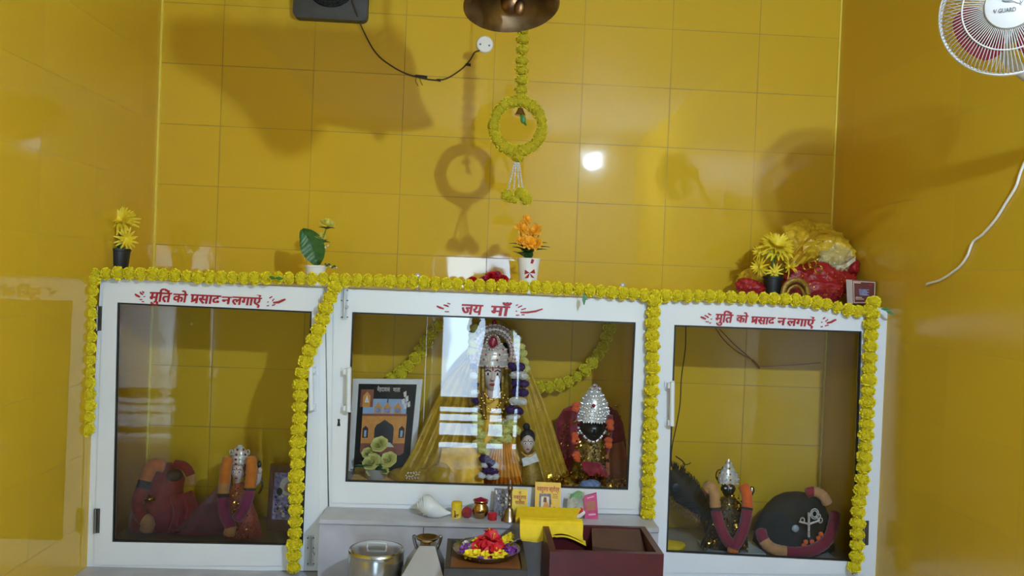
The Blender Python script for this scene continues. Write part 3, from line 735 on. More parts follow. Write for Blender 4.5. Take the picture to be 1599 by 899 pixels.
# ------------------------------------------------------------------ lamp (behind the camera, lights the shrine)
lt = thing('led_bulb', LAMP, 'white LED bulb hanging from the ceiling', 'lamp')
m_bulb = emit_mat('bulb_glow', (.58, .77, 1.0), BULB)
MB().ball(LAMP, (.036, .036, .036), 20, 12).build('globe', m_bulb, parent=lt)
MB().tube([LAMP + Vector((0, 0, .052)), LAMP + Vector((0, 0, .13))], [.024, .03], 16).build('holder', m_whitedull, parent=lt)
MB().tube([LAMP + Vector((0, 0, .13)), Vector((LAMP.x, LAMP.y, ZC - .001))], .004, 6).build('flex', m_whitedull, parent=lt)

# ------------------------------------------------------------------ builders for flowers, idols and cloth
def recol(me, m0, m1=None):
    n = me.copy(); n.materials[0] = m0; n.materials[1] = m1 or m0; return n
POM_PALE, POM_VIO, POM_WHITE, POM_ORA = (recol(POM[0], m_pale), recol(POM[1], m_violet), recol(POM[2], m_whitef), recol(POM[3], m_orange2))
def petal(mb, base, d, up, ln, wd, mi=0, curl=.25, n=5, tip=.0):
    """one long petal from base in direction d, facing up"""
    d = d.normalized(); s = d.cross(up).normalized(); u = s.cross(d); rows = []
    for i in range(n + 1):
        t = i / n; w_ = wd * (math.sin(PI * (.12 + .80 * t)) if tip == 0 else (1 - t) ** .5 * min(1, .4 + 2 * t))
        c = base + d * (ln * t) + u * (-curl * ln * t * t)
        rows.append([c - s * w_ + u * w_ * .35, c, c + s * w_ + u * w_ * .35])
    mb.shell(rows, u * .0012, mi)
def bloom(c, ax, r, n, layers, mi, mb, wd=.22, curl=.3, jit=.15):
    ax = ax.normalized(); u = ax.orthogonal().normalized(); v = ax.cross(u)
    for l in range(layers):
        tilt = .15 + .85 * l / max(1, layers - 1) if layers > 1 else .3
        for k in range(n):
            a = 2 * PI * (k + .5 * l) / n + R(-jit, jit)
            d = (u * math.cos(a) + v * math.sin(a)) * math.cos(tilt) + ax * math.sin(tilt)
            petal(mb, c, d, ax, r * R(.85, 1.08) * (1 - .25 * l / max(1, layers)), r * wd, mi, curl)
def rose(c, ax, r, mb, mi=0):
    ax = ax.normalized(); u = ax.orthogonal().normalized(); v = ax.cross(u)
    for l, (n, rr, h, op) in enumerate(((3, .22, .85, .0), (4, .42, .78, .1), (5, .62, .62, .25), (6, .84, .44, .5), (7, 1.02, .24, .9))):
        for k in range(n):
            a0 = 2 * PI * k / n + l * .7; rows = []
            for i in range(4):
                t = i / 3; row = []
                for j in range(5):
                    a = a0 + (j / 4 - .5) * 2 * PI / n * 1.35
                    q = r * (rr * (.35 + .65 * t ** .8) + op * .10 * t * t) * (1 - .06 * abs(j - 2))
                    row.append(c + (u * math.cos(a) + v * math.sin(a)) * q + ax * (r * h * t * (1 - .10 * abs(j - 2)) - r * .1))
                rows.append(row)
            mb.shell(rows, ax * .001, mi)
def gems(mb, fn, n, r, mi=0, seed=0):
    rnd = random.Random(seed)
    for i in range(n):
        p = fn(rnd.random(), rnd.random()); mb.ball(p, r * rnd.uniform(.7, 1.25), 6, 4, mi)
def head(par, px, py, hw, hh, Y, skin, lips=True, eyes=True, name='head'):
    s = mpp(Y); c = at(px, py, Y); w_, h_ = hw * s, hh * s; m = MB(); d_ = w_ * 1.05
    vs0 = len(m.v); m.ball(c, (w_, d_, h_), 20, 14)
    for i in range(vs0, len(m.v)):
        q = (m.v[i] - c); z = q.z / h_
        if z < 0: q.x *= 1 + .30 * z; q.y *= 1 + .18 * z           # chin narrows
        m.v[i] = c + q
    F = lambda x, z: c + Vector((x * w_, -d_ * math.sqrt(max(.02, 1 - x * x * .9 - z * z * .9)), z * h_))
    m.loft([(F(0, .28), w_ * .08, w_ * .06), (F(0, .0) + Vector((0, -.05 * d_, 0)), w_ * .11, w_ * .12), (F(0, -.2) + Vector((0, -.14 * d_, 0)), w_ * .20, w_ * .20), (F(0, -.3), w_ * .1, w_ * .08)], 10)
    for sx in (-1, 1): m.ball(c + Vector((sx * w_ * .98, 0, 0)), (w_ * .12, w_ * .2, h_ * .22), 8, 6)
    ho = m.build(name, skin, parent=par)
    if eyes:
        e = MB()
        for sx in (-1, 1):
            p = F(sx * .42, .12); e.ball(p, (w_ * .24, w_ * .08, h_ * .095), 10, 6, 0); e.ball(p + Vector((0, -w_ * .06, 0)), (w_ * .10, w_ * .05, h_ * .085), 8, 5, 1)
            e.tube([F(sx * .68, .26) + Vector((0, -.03 * w_, 0)), F(sx * .42, .36) + Vector((0, -.03 * w_, 0)), F(sx * .16, .28) + Vector((0, -.04 * w_, 0))], w_ * .05, 5, 1)
        e.ball(F(0, .42) + Vector((0, -.02 * w_, 0)), (w_ * .09, w_ * .04, h_ * .13), 8, 5, 2)
        e.build('eyes', [m_eyew, m_hair, m_lip], parent=ho)
    if lips:
        l = MB(); l.ball(F(0, -.50) + Vector((0, -.02 * w_, 0)), (w_ * .27, w_ * .10, h_ * .075), 10, 6); l.build('lips', m_lip, parent=ho)
    return ho
def pxloft(par, name, rows, Y, m, ry=.55, pleat=None, n=36, label=None, cap=True):
    s = mpp(Y); mb = MB()
    mb.loft([(at(r[0], r[1], Y + (r[3] if len(r) > 3 else 0)), r[2] * s, r[2] * s * ry) for r in rows], n, 0, pleat, cap)
    return mb.build(name, m, parent=par, label=label)
def pxsheet(par, name, L, Rr, m, nu=24, nv=18, folds=5, amp=.012, bulge=.0, thick=.003, phase=0, label=None, wave=0.0):
    """cloth between a left and a right edge, each a list of (px, py, depth)"""
    a = smoothpath([at(*p) for p in L], 8); b = smoothpath([at(*p) for p in Rr], 8); rows = []
    def samp(path, t):
        x = t * (len(path) - 1); i = min(int(x), len(path) - 2); return path[i].lerp(path[i + 1], x - i)
    for i in range(nv + 1):
        t = i / nv; p, q = samp(a, t), samp(b, t); row = []
        for j in range(nu + 1):
            u = j / nu
            off = amp * (.35 + .65 * t) * math.sin(2 * PI * folds * u + phase + wave * t) + bulge * math.sin(PI * u)
            row.append(p.lerp(q, u) + Vector((0, -off, 0)))
        rows.append(row)
    mb = MB(); mb.shell(rows, (0, thick, 0)); return mb.build(name, m, parent=par, label=label)
def velvet(name, label, path, bands, Y, rpx, group=None, n=12):
    """thick velvet garland: bands = [(t0, t1, material, part name)]"""
    P = pxpath(path, Y, 8); t = thing(name, P[-1], label, 'garland', group); s = mpp(Y); N = len(P)
    for t0, t1, m, nm in bands:
        i0, i1 = int(t0 * (N - 1)), max(int(t0 * (N - 1)) + 1, int(t1 * (N - 1)))
        seg = P[i0:i1 + 1]; k = len(seg)
        rad = [rpx * s * (1 + .05 * math.sin(i * 2.3)) for i in range(k)]
        if t0 == 0: rad[0] *= .6
        if t1 == 1: rad[-1] *= .6
        MB().tube(seg, rad, n).build(nm, m, parent=t)
    return t
def blob(mb, c, r, seed=0, amp=.25, fr=6.0, nu=36, nv=22, mi=0, floor=None):
    v0 = len(mb.v); c = Vector(c); mb.ball(c, r, nu, nv, mi)
    for i in range(v0, len(mb.v)):
        q = mb.v[i] - c; nn = noise.noise(q * fr + Vector((seed * 3.1, seed, 0))) + .7 * (.5 - abs(noise.noise(q * fr * 1.9 + Vector((seed, 7, 1))))) + .35 * (.4 - abs(noise.noise(q * fr * 4.2 + Vector((3, seed, 5)))))
        mb.v[i] = c + q * (1 + amp * nn)
        if floor is not None and mb.v[i].z < floor: mb.v[i].z = floor
    return mb
def sparkle(mb, region, n, sz, Y, dep, mi=0, seed=1):
    rnd = random.Random(seed)
    for i in range(n):
        x, y = region(rnd.random(), rnd.random()); c = at(x, y, Y - rnd.random() * dep); d = Vector((rnd.gauss(0, 1), rnd.gauss(0, 1), rnd.gauss(0, 1))).normalized(); e = d.orthogonal().normalized()
        a = sz * rnd.uniform(.5, 1.4); b = d.cross(e)
        mb.add([c + e * a, c + b * a * .6, c - e * a, c - b * a * .6, c + d * a * .5], [(0, 1, 4), (1, 2, 4), (2, 3, 4), (3, 0, 4), (3, 2, 1, 0)], mi)

# ------------------------------------------------------------------ things inside the middle cabinet
CY = -.30; cs = mpp(CY)
# framed temple photo
def TP(px, py):   # depth of the leaning picture
    return -.13 - .14 * (py - 592) / 150
def tq(px, py, off=0): return at(px, py, TP(px, py) - off)
pf_ = thing('framed_photo', tq(598, 742), 'white framed photo of an orange temple gateway on black ground', 'picture')
fo_, fi_ = [(551, 591), (660, 592), (645, 752), (543, 752)], [(560, 599), (651, 600), (637, 744), (551, 744)]
MB().ring([tq(*p) for p in fo_], [tq(*p) for p in fi_], (0, .022, 0)).build('frame', m_wframe, parent=pf_, smooth=False)
pc = MB(); pc.prism([tq(*p, -.004) for p in fi_], (0, .006, 0))
po_ = pc.build('print', m_blackl, parent=pf_, smooth=False)
ptm = MB()
def PQ(u, v, off=.0005, base=.0045): # u,v in 0..1 of the picture (v downward)
    x = (fi_[0][0] + (fi_[1][0] - fi_[0][0]) * u) * (1 - v) + (fi_[3][0] + (fi_[2][0] - fi_[3][0]) * u) * v
    y = (fi_[0][1] + (fi_[1][1] - fi_[0][1]) * u) * (1 - v) + (fi_[3][1] + (fi_[2][1] - fi_[3][1]) * u) * v
    return tq(x, y, off + base - .004)
def PP(pts, mi, off=.0005): ptm.add([PQ(u, v, off) for u, v in pts], [tuple(range(len(pts)))], mi)
PP([(.10, .16), (.86, .16), (.86, .62), (.10, .62)], 1)
PP([(.10, .33), (.88, .33), (.88, .72), (.10, .72)], 2, .0008)
PP([(.10, .32), (.88, .32), (.88, .345), (.10, .345)], 5, .0010)
for u0 in (.30, .46, .64):
    PP([(u0, .24), (u0 + .13, .24), (u0 + .13, .33), (u0, .33)], 2, .0009); PP([(u0 + .02, .26), (u0 + .11, .26), (u0 + .11, .31), (u0 + .02, .31)], 3, .0012)
    PP([(u0 + .02, .24), (u0 + .065, .19), (u0 + .11, .24)], 2, .0009)
PP([(.51, .20), (.52, .12), (.53, .12), (.535, .20)], 4, .0012)
arch = [(.33, .64)] + [(.33, .48), (.36, .44), (.42, .42), (.46, .40), (.50, .385), (.54, .40), (.58, .42), (.64, .44), (.67, .48), (.67, .64)]
PP(arch, 4, .0012)
for u0 in (.12, .76):
    PP([(u0, .58), (u0, .48), (u0 + .05, .45), (u0 + .10, .48), (u0 + .10, .58)], 4, .0012); PP([(u0 + .03, .57), (u0 + .03, .50), (u0 + .07, .50), (u0 + .07, .57)], 1, .0014)
PP([(.10, .64), (.88, .64), (.88, .74), (.82, .77), (.16, .77), (.10, .74)], 5, .0010)
PP([(.40, .63), (.62, .63), (.70, .68), (.36, .68)], 6, .0013)
PP([(.05, .06), (.27, .06), (.27, .25), (.05, .25)], 5, .0015); PP([(.09, .25), (.09, .13), (.16, .08), (.22, .13), (.22, .25)], 2, .0018); PP([(.12, .20), (.16, .12), (.20, .20)], 6, .002)
for u0, v0 in ((.78, .09), (.82, .14), (.76, .17), (.86, .20), (.80, .22)):
    PP([(u0, v0), (u0 + .05, v0 - .02), (u0 + .06, v0 + .04), (u0 + .02, v0 + .05)], 6, .0016)
PP([(.02, .90), (.20, .90), (.20, .99), (.02, .99)], 7, .0016)
write(ptm, '\u092e\u0947\u0939\u0926\u093e\u0935\u093e\u0938', 589, 609, 605, 611, TP(600, 608) - .006, 6, bold=.01); write(ptm, '\u092e\u093e\u0924\u093e', 614, 625, 605.5, 611.5, TP(600, 608) - .006, 6, bold=.01)
ptm.build('temple_picture', [m_blackl, m_sky, m_ochre, m_bluec, m_printd, m_terr, m_whitef, m_paper], parent=po_, smooth=False)
# bouquet pot
by = -.40; bq = at(586, 748, by); bo = thing('flower_pot', Vector((bq.x, by, ZM)), 'small grey pot of pale yellow roses before the framed temple photo', 'potted flowers')
zt_ = at(586, 730, by).z; q_ = 17 * mpp(by)
MB().lathe([(q_ * .8, ZM - zt_), (q_ * .95, ZM - zt_ + .015), (q_, -.004), (q_ * 1.04, 0), (q_ * .9, 0), (q_ * .86, -.012), (.001, -.012)], (bq.x, by, zt_), 24).build('pot', mat('grey_glazed_pot', '#9a9ca0', .35), parent=bo)
lfm = MB()
for i in range(16):
    a = R(0, 6.28); petal(lfm, Vector((bq.x, by, zt_ - .01)), Vector((math.cos(a), math.sin(a), R(.3, 1.6))), Vector((0, 0, 1)), R(.05, .10), .014, 0, .3)
for px, py in [(593, 692), (580, 720), (607, 718), (573, 708), (580, 738)]: lfm.tube([Vector((bq.x, by, zt_ - .012)), at(px, py, by - .01)], .0025, 5)
lfm.build('foliage', m_green, parent=bo)
for px, py, rr, dy in [(593, 694, 13, 0), (581, 721, 14, -.02), (607, 718, 13, -.01), (574, 707, 9, .01), (579, 737, 7, -.03), (601, 735, 6, -.03)]:
    m = MB(); rose(at(px, py, by + dy), Vector((R(-.3, .3), -.7, .6)), rr * mpp(by), m); m.build('rose', m_pale, parent=bo)

# main goddess idol
g = thing('deity_idol', at(768, 757, CY) * 1.0, 'tall goddess idol in orange sari under a gem studded arch crown', 'idol'); 
pxloft(g, 'body', [(768, 600, 12), (768, 614, 15), (769, 628, 30), (769, 660, 36), (768, 700, 40), (766, 740, 46), (766, 757, 48)], CY, m_sari, .55)
pxsheet(g, 'hair', [(742, 535, CY + .03), (739, 580, CY + .02), (740, 650, CY)], [(803, 535, CY + .03), (808, 580, CY + .02), (806, 650, CY)], m_hair, folds=9, amp=.006, bulge=-.02)  # black sheet: hair, plus painted shade behind the head
head(g, 769, 585, 17.5, 26, CY - .02, m_skin)
pxloft(g, 'neck', [(769, 604, 9), (769, 620, 11)], CY - .01, m_skin, .8, n=16)
cr = MB(); rows = [(769, 570, 25), (769, 560, 26), (769, 552, 24), (770, 544, 21), (770, 536, 14), (770, 526, 9), (770, 518, 3)]
cr.loft([(at(r[0], r[1], CY - .025), r[2] * cs, r[2] * cs * .8) for r in rows], 28)
cro = cr.build('crown', m_silvgem, parent=g)
jm = MB()
for r in rows[:-1]:
    k = max(6, int(r[2] * .9))
    for j in range(k):
        a = PI + PI * (j + .5) / k; jm.ball(at(r[0], r[1], CY - .025) + Vector((r[2] * cs * math.cos(a), r[2] * cs * .8 * math.sin(a), 0)), .0052, 6, 4, j % 6 == 1)
for j in range(16):
    a = 2 * PI * j / 16; jm.ball(at(770 + 10 * math.cos(a), 534 + 12 * math.sin(a), CY - .085), .005, 6, 4, 0)
jm.ball(at(770, 534, CY - .08), (.02, .008, .026), 12, 8, 1)
jm.build('crown_gems', [m_pearl, m_rose], parent=cro)
ha = MB(); pts = [(772 + 32 * math.cos(a), 550 - 36 * math.sin(a)) for a in [PI * (-.18 + 1.36 * i / 24) for i in range(25)]]
ha.tube([at(x, y, CY - .0) for x, y in pts], [9.5 * cs] * 25, 12); hao = ha.build('arch_crown', m_silvgem, parent=g)
hg_ = MB()
for i in range(96):
    a = PI * (-.18 + 1.36 * i / 95)
    for rr in (26, 30, 34, 39): hg_.ball(at(772 + rr * math.cos(a), 550 - (rr + 4) * math.sin(a), CY - (.030 if 27 < rr < 37 else .022)), .0042, 6, 4, (i + rr) % 4 == 0)
for dx, dy, r_ in [(0, -46, .011), (-7, -41, .009), (7, -41, .009), (0, -38, .012), (-13, -37, .007), (13, -37, .007)]: hg_.ball(at(772 + dx, 549 + dy, CY - .012), (r_, .006, r_ * 1.2), 10, 6, dx == 0)
hg_.build('arch_gems', [m_pearl, m_rose], parent=hao)
for nm, L, Rr in [('left', [(746, 556, CY - .03), (744, 600, CY - .06), (744, 655, CY - .08)], [(757, 560, CY - .04), (758, 600, CY - .07), (760, 655, CY - .09)]), ('right', [(784, 560, CY - .04), (783, 600, CY - .07), (782, 650, CY - .09)], [(797, 556, CY - .03), (800, 600, CY - .06), (803, 645, CY - .08)])]:
    pxsheet(g, 'veil_edge', L, Rr, m_zari, nu=8, folds=2, amp=.004)
nk = MB()
for k, (hw_, dp) in enumerate([(14, 12), (19, 24), (24, 40)]):
    for i in range(15 + 4 * k):
        t = i / (14 + 4 * k); nk.ball(at(769 + hw_ * (2 * t - 1), 612 + dp * math.sin(PI * t) + k * 5, CY - .075 - .03 * math.sin(PI * t)), .0055, 6, 4, (i % 4 == 0))
nk.build('necklaces', [m_gold, m_rose], parent=g)
pl_ = MB(); rows = []
for i in range(13):
    t = i / 12; row = []
    for j in range(73):
        u = j / 72; x = (778 + 14 * u) * (1 - t) + (752 + 70 * u) * t; y = 664 + 10 * abs(u - .4) * (1 - t) + 93 * t + 4 * math.sin(PI * u) * t
        row.append(at(x, min(y, 757), CY - .17 - .035 * math.sin(PI * u) - (.004 + .012 * t) * math.sin(2 * PI * 10 * u)))
    rows.append(row)
pl_.shell(rows, (0, .004, 0)); po2 = pl_.build('sari_pleats', m_sari, parent=g)
pb = MB(); pb.shell([[p + Vector((0, -.0022, 0)) for p in rows[k]] for k in (10, 11, 12)], (0, -.001, 0)); pb.build('gold_border', m_sarid, parent=po2)
pxsheet(g, 'sari_drape', [(690, 700, CY - .12), (686, 725, CY - .15), (684, 757, CY - .18)], [(748, 690, CY - .14), (752, 720, CY - .20), (756, 757, CY - .23)], m_sari, folds=2, amp=.012, bulge=.03, phase=1)
pxsheet(g, 'sari_bodice', [(740, 655, CY - .07), (735, 680, CY - .10), (725, 705, CY - .12)], [(800, 650, CY - .07), (806, 690, CY - .10), (812, 720, CY - .12)], m_sari, folds=4, amp=.008, bulge=.04)
pxsheet(g, 'dupatta', [(735, 552, CY + .03), (700, 590, CY + .02), (668, 650, CY - .02), (640, 710, CY - .08), (612, 752, CY - .12)], [(745, 545, CY - .02), (742, 620, CY - .08), (738, 680, CY - .12), (732, 720, CY - .16), (724, 756, CY - .19)], m_sheer, nu=40, folds=5, amp=.014, wave=1.2, label='sheer golden dupatta')
pxsheet(g, 'dupatta', [(803, 548, CY - .02), (815, 610, CY - .06), (826, 660, CY - .08), (838, 710, CY - .10), (850, 756, CY - .14)], [(812, 545, CY + .02), (842, 610, CY - .0), (862, 660, CY - .03), (878, 710, CY - .06), (893, 756, CY - .10)], m_sheer, nu=24, folds=3, amp=.010, wave=1.0, label='sheer golden dupatta')
bb = MB(); blob(bb, at(655, 748, CY - .10), (.13, .09, .06), 3, .3, 9, floor=ZM + .001); blob(bb, at(690, 750, CY - .16), (.09, .07, .07), 5, .3, 9, floor=ZM + .001)
bb.build('dupatta_heap', m_sheer, parent=g)
rk = MB()
for i in range(24): rk.ball(at(634 + i * .9, 742 + 5 * math.sin(i * 1.3), CY - .20), .0035, 6, 4)
rk.build('rickrack_trim', m_whitef, parent=g)
# flower garlands worn by the goddess
def flowers(par, pts, me, r, Y, sq=.8):
    for x, y in pts: inst('flower', me, par, at(x, y, Y + R(-.008, .008)), (R(-.5, .5), R(-.5, .5), R(0, 6)), (r * R(.9, 1.1), r * R(.9, 1.1), r * sq))
fg = thing('flower_garland', at(770, 735, CY - .24), 'violet and white flower garland round the goddess idol with pale yellow tufts', 'garland')
FG = CY - .15
rp = [(806, 572), (810, 585), (812, 598), (811, 612), (808, 626), (803, 640)]
for (x, y), me in zip(rp, [POM_VIO, POM_WHITE, POM_VIO, POM_VIO, POM_WHITE, POM_VIO]): flowers(fg, [(x - 5, y), (x + 6, y + 1)], me, .026, FG)
flowers(fg, [(798, 652), (806, 648), (792, 660)], POM_WHITE, .022, FG)
flowers(fg, [(797, 662), (788, 672), (783, 684), (778, 664), (790, 684), (803, 670), (776, 692)], POM_PALE, .030, CY - .19)
flowers(fg, [(739, 572), (741, 600), (742, 626)], POM_VIO, .020, FG); flowers(fg, [(740, 586), (742, 612), (743, 638)], POM_WHITE, .018, FG)
flowers(fg, [(743, 650), (747, 660), (744, 672), (751, 680), (747, 692), (753, 702)], POM_PALE, .027, CY - .19)
flowers(fg, [(756, 716), (766, 722), (760, 734), (770, 736)], POM_VIO, .026, CY - .25); flowers(fg, [(757, 726), (772, 726), (752, 742), (765, 745), (774, 744)], POM_WHITE, .018, CY - .26)
MB().tube(pxpath([(806, 565), (812, 598), (800, 650), (785, 690), (770, 730), (755, 700), (744, 650), (739, 570)], FG + .01), .004, 6).build('string', m_string, parent=fg)
cg = thing('flower_garland', at(822, 600, CY - .05), 'pale yellow flower strand hung over the goddess idol crown', 'garland')
flowers(cg, [(742, 512), (739, 524), (738, 536), (736, 548), (800, 520), (807, 530), (812, 541), (816, 552), (819, 564), (821, 576), (820, 588)], POM_PALE, .025, CY - .02)
MB().tube(pxpath([(738, 545), (745, 505), (772, 497), (800, 516), (816, 552), (821, 590)], CY), .004, 6).build('string', m_string, parent=cg)
# small companion figure
sd = thing('small_idol', at(824, 757, CY - .16), 'small pale faced figure with black hair seated before the goddess idol', 'idol')
SY = CY - .18
pxloft(sd, 'body', [(826, 708, 6), (828, 716, 11), (830, 735, 15), (832, 757, 20)], SY, m_zari, .7)
head(sd, 824, 692, 10, 15, SY - .01, m_skin)
hm = MB(); hm.ball(at(824, 683, SY + .008), (12 * mpp(SY), 12 * mpp(SY), 14 * mpp(SY)), 16, 10); hm.ball(at(822, 666, SY), (.017, .017, .017), 12, 8); hm.build('hair', m_hair, parent=sd)
pxsheet(sd, 'scarf', [(815, 716, SY - .035), (817, 728, SY - .04)], [(836, 706, SY - .03), (842, 720, SY - .035)], m_whitef, nu=8, nv=6, folds=1, amp=.003)
nk = MB()
for i in range(11): nk.ball(at(815 + 2 * i, 706 + 6 * math.sin(PI * i / 10), SY - .035), .004, 6, 4)
nk.build('necklace', m_gold, parent=sd)

# dark faced idol on the right
RY = -.27; rs = mpp(RY)
ri = thing('deity_idol', at(925, 762, RY), 'black faced idol in a silver dome crown with orange flower strands', 'idol')
pxloft(ri, 'backcloth', [(925, 628, 20, .05), (922, 640, 44, .05), (920, 660, 54, .04), (922, 690, 56, .03), (925, 730, 54, .02), (926, 762, 52, 0)], RY, m_redc, .30, pleat=(9, .03))
pxloft(ri, 'body', [(925, 684, 14), (925, 696, 25), (924, 715, 29), (923, 740, 34), (922, 760, 38)], RY - .04, m_zari, .6)
head(ri, 925, 671, 21, 19, RY - .05, m_dark, lips=False, eyes=False)
rows = [(926, 656, 25), (926, 646, 25), (927, 634, 23), (927, 622, 19), (928, 613, 13), (928, 607, 6)]
cb = MB(); cb.loft([(at(r[0], r[1], RY - .05), r[2] * rs, r[2] * rs * .8) for r in rows], 30); cbo = cb.build('crown', m_silvgem, parent=ri)
jm = MB()
for k_, (x, y, w_) in enumerate([(926, 656, 25.5), (926, 651, 25.5), (926, 646, 25), (926.5, 641, 24.5), (927, 635, 23), (927, 629, 21), (927.5, 623, 18.5), (928, 617, 15), (928, 612, 10)]):
    k = max(5, int(w_ * .75))
    for j in range(k):
        a = PI + PI * (j + .5 * (k_ % 2) + .25) / k; jm.ball(at(x, y, RY - .05) + Vector((w_ * rs * math.cos(a), w_ * rs * .8 * math.sin(a), R(-.004, .004))), .0046, 6, 4, 2 if j % 3 == 1 else 0)
for dx, dy in [(0, 603 - 603), (-6, 5), (6, 5)]: jm.ball(at(929 + dx, 603 + dy, RY - .05), (.013, .008, .013), 10, 6, 0); jm.ball(at(929 + dx, 603 + dy, RY - .059), .006, 6, 4, 1)
jm.ball(at(927, 633, RY - .118), .009, 10, 6, 1)
jm.build('crown_gems', [m_silvgem, m_rose, m_silver], parent=cbo)
em = MB()
for i in range(22):
    t = i / 21; em.ball(at(903 + 1.5 * math.sin(3 * t) + 44 * t, 670 + 20 * math.sin(PI * t), RY - .085 - .02 * math.sin(PI * t)), .006, 6, 4, i % 3 == 0)
for sx in (903, 948):
    for y in (652, 660, 668, 676): em.ball(at(sx, y, RY - .075), .008, 8, 5, y % 3 == 0)
em.build('face_jewels', [m_silvgem, m_rose], parent=ri)
tm = MB(); sparkle(tm, lambda a, b: (898 + 52 * a, 688 + 45 * b), 170, .008, RY - .11, .03, 0, 4); sparkle(tm, lambda a, b: (876 + 14 * a, 660 + 80 * b), 90, .007, RY - .04, .03, 0, 5); sparkle(tm, lambda a, b: (955 + 14 * a, 632 + 20 * b), 40, .006, RY - .03, .02, 0, 6)
tm.build('gold_tinsel', m_gold, parent=ri)
pxsheet(ri, 'shawl', [(950, 695, RY - .06), (945, 715, RY - .08), (948, 745, RY - .10)], [(974, 688, RY - .02), (979, 715, RY - .04), (979, 748, RY - .06)], mat('rust_orange_cloth', '#a85a28', .8, var=.15), folds=2, amp=.01)
pxsheet(ri, 'lap_cloth', [(908, 720, RY - .13), (910, 732, RY - .15), (918, 742, RY - .16)], [(938, 722, RY - .13), (946, 734, RY - .15), (950, 746, RY - .16)], m_redc, folds=2, amp=.006)
pxsheet(ri, 'black_lap_cloth', [(918, 738, RY - .14), (922, 746, RY - .16), (928, 755, RY - .17)], [(944, 738, RY - .13), (951, 746, RY - .14), (953, 754, RY - .16)], m_blackc, folds=1, amp=.006)
og = thing('flower_garland', at(925, 715, RY - .14), 'orange and maroon flower strands hanging beside the silver dome crown', 'garland')
for strand in ([(900, 630), (898, 645), (897, 660), (898, 675), (899, 690), (900, 705), (901, 718)], [(953, 648), (953, 662), (952, 676), (950, 690), (948, 704)]):
    MB().tube(pxpath(strand, RY - .11), .012, 8).build('strand', m_maroon, parent=og)
for x, y in [(900, 632), (899, 638), (898, 680), (899, 687), (900, 710), (901, 716), (953, 660), (953, 667), (950, 687), (950, 694)]: inst('flower', POM_ORA, og, at(x, y, RY - .12), (R(0, 6), R(0, 6), 0), (.020, .020, .016))
for x, y in [(897, 658), (900, 698), (951, 677)]: inst('gold_bead', MB().ball((0, 0, 0), .011, 8, 6).mesh('gold_bead', m_gold), og, at(x, y, RY - .125))
th_ = MB(); sparkle(th_, lambda a, b: (858 + 122 * a, 762 - 26 * b * (1 - .6 * abs(a - .3))), 420, .010, RY - .10, .12, 0, 9)
tho = th_.build('gold_tinsel_heap', m_gold, org=at(905, 760, RY - .15)); tag(tho, 'heap of shiny gold tinsel at the foot of the black faced idol', 'tinsel', kind='stuff')
for v in tho.data.vertices: v.co.z = max(v.co.z, ZM + .002 - tho.location.z)
bp_ = MB(); blob(bp_, at(921, 757, RY - .22), (16 * rs, .03, 8 * rs), 2, .18, 14, floor=ZM + .001); tag(bp_.build('cloth_pouch', m_bluec, org=(at(921, 757, RY - .22).x, RY - .22, ZM)), 'blue and white printed pouch lying below the black faced idol', 'pouch')
yc_ = MB(); p0, p1 = at(545, 748, -.5), at(985, 760, -.5); box2(yc_, p0.x, p1.x, -.54, -.05, ZM + .0005, ZM + .004)
tag(yc_.build('floor_cloth', m_sari, org=((p0.x + p1.x) / 2, -.3, ZM), smooth=False), 'flat orange cloth spread under the idols in the middle cabinet', 'cloth')

# ------------------------------------------------------------------ things inside the left cabinet
p_ = ground(236, 828, ZS); AY = p_.y + .05; as_ = mpp(AY)
ra = thing('draped_idol', Vector((at(240, 828, AY).x, AY, ZS)), 'idol wholly wrapped in dark red cloth at the far left', 'idol')
zb_ = lambda Y, x: (lambda lo, hi: next(py for py in [lo + .25 * k for k in range(int((hi - lo) * 4))] if at(x, py, Y).z <= ZS + .001))(700, 898)
def toy(Y, x): return zb_(Y, x)
m = MB(); v = [(262, 722, 6), (264, 732, 17), (263, 746, 25), (255, 762, 30), (248, 785, 37), (244, 810, 40), (242, toy(AY, 242), 38)]
m.loft([(at(a, b, AY), c * as_, c * as_ * .75) for a, b, c in v], 36, 0, (8, .05)); m.build('body', m_redc, parent=ra)
pxsheet(ra, 'red_shawl', [(262, 775, AY - .10), (270, 800, AY - .13), (262, 832, AY - .14)], [(300, 765, AY - .03), (308, 790, AY - .06), (300, 826, AY - .08)], m_redc, folds=3, amp=.012, bulge=.03)
MB().ball(at(272, 742, AY - .075), (13 * as_, .02, 9 * as_), 14, 8).build('face', mat('dark_idol_face', '#3a1a18', .6), parent=ra)  # dark red-brown face colour
e_ = MB()
for k in range(9):
    a = 2 * PI * k / 9; e_.tube([at(234, 779, AY - .115), at(234 + 9 * math.cos(a), 779 + 7 * math.sin(a), AY - .105)], .003, 5)
e_.ball(at(234, 779, AY - .115), .009, 8, 6); e_.build('gold_emblem', m_gold, parent=ra)
velvet('velvet_garland', 'orange and maroon velvet garland on the red wrapped idol', [(258, 728, AY - .03), (240, 726, AY - .05), (230, 742, AY - .07), (222, 765, AY - .09), (215, 785, AY - .10), (220, 805, AY - .12), (231, 815, AY - .13), (228, 830, AY - .13)],
       [(0, .35, m_orange, 'orange_section'), (.35, .42, m_navy, 'dark_band'), (.42, .80, m_redc, 'red_section'), (.80, 1, m_beige, 'peach_end')], AY - .1, 10, 'velvet garlands')
velvet('velvet_garland', 'short maroon velvet garland on the right shoulder of the red wrapped idol', [(272, 724, AY - .04), (288, 728, AY - .05), (298, 742, AY - .06), (299, 756, AY - .06)], [(0, .7, m_redc, 'red_section'), (.7, 1, m_beige, 'peach_end')], AY, 7, 'velvet garlands')
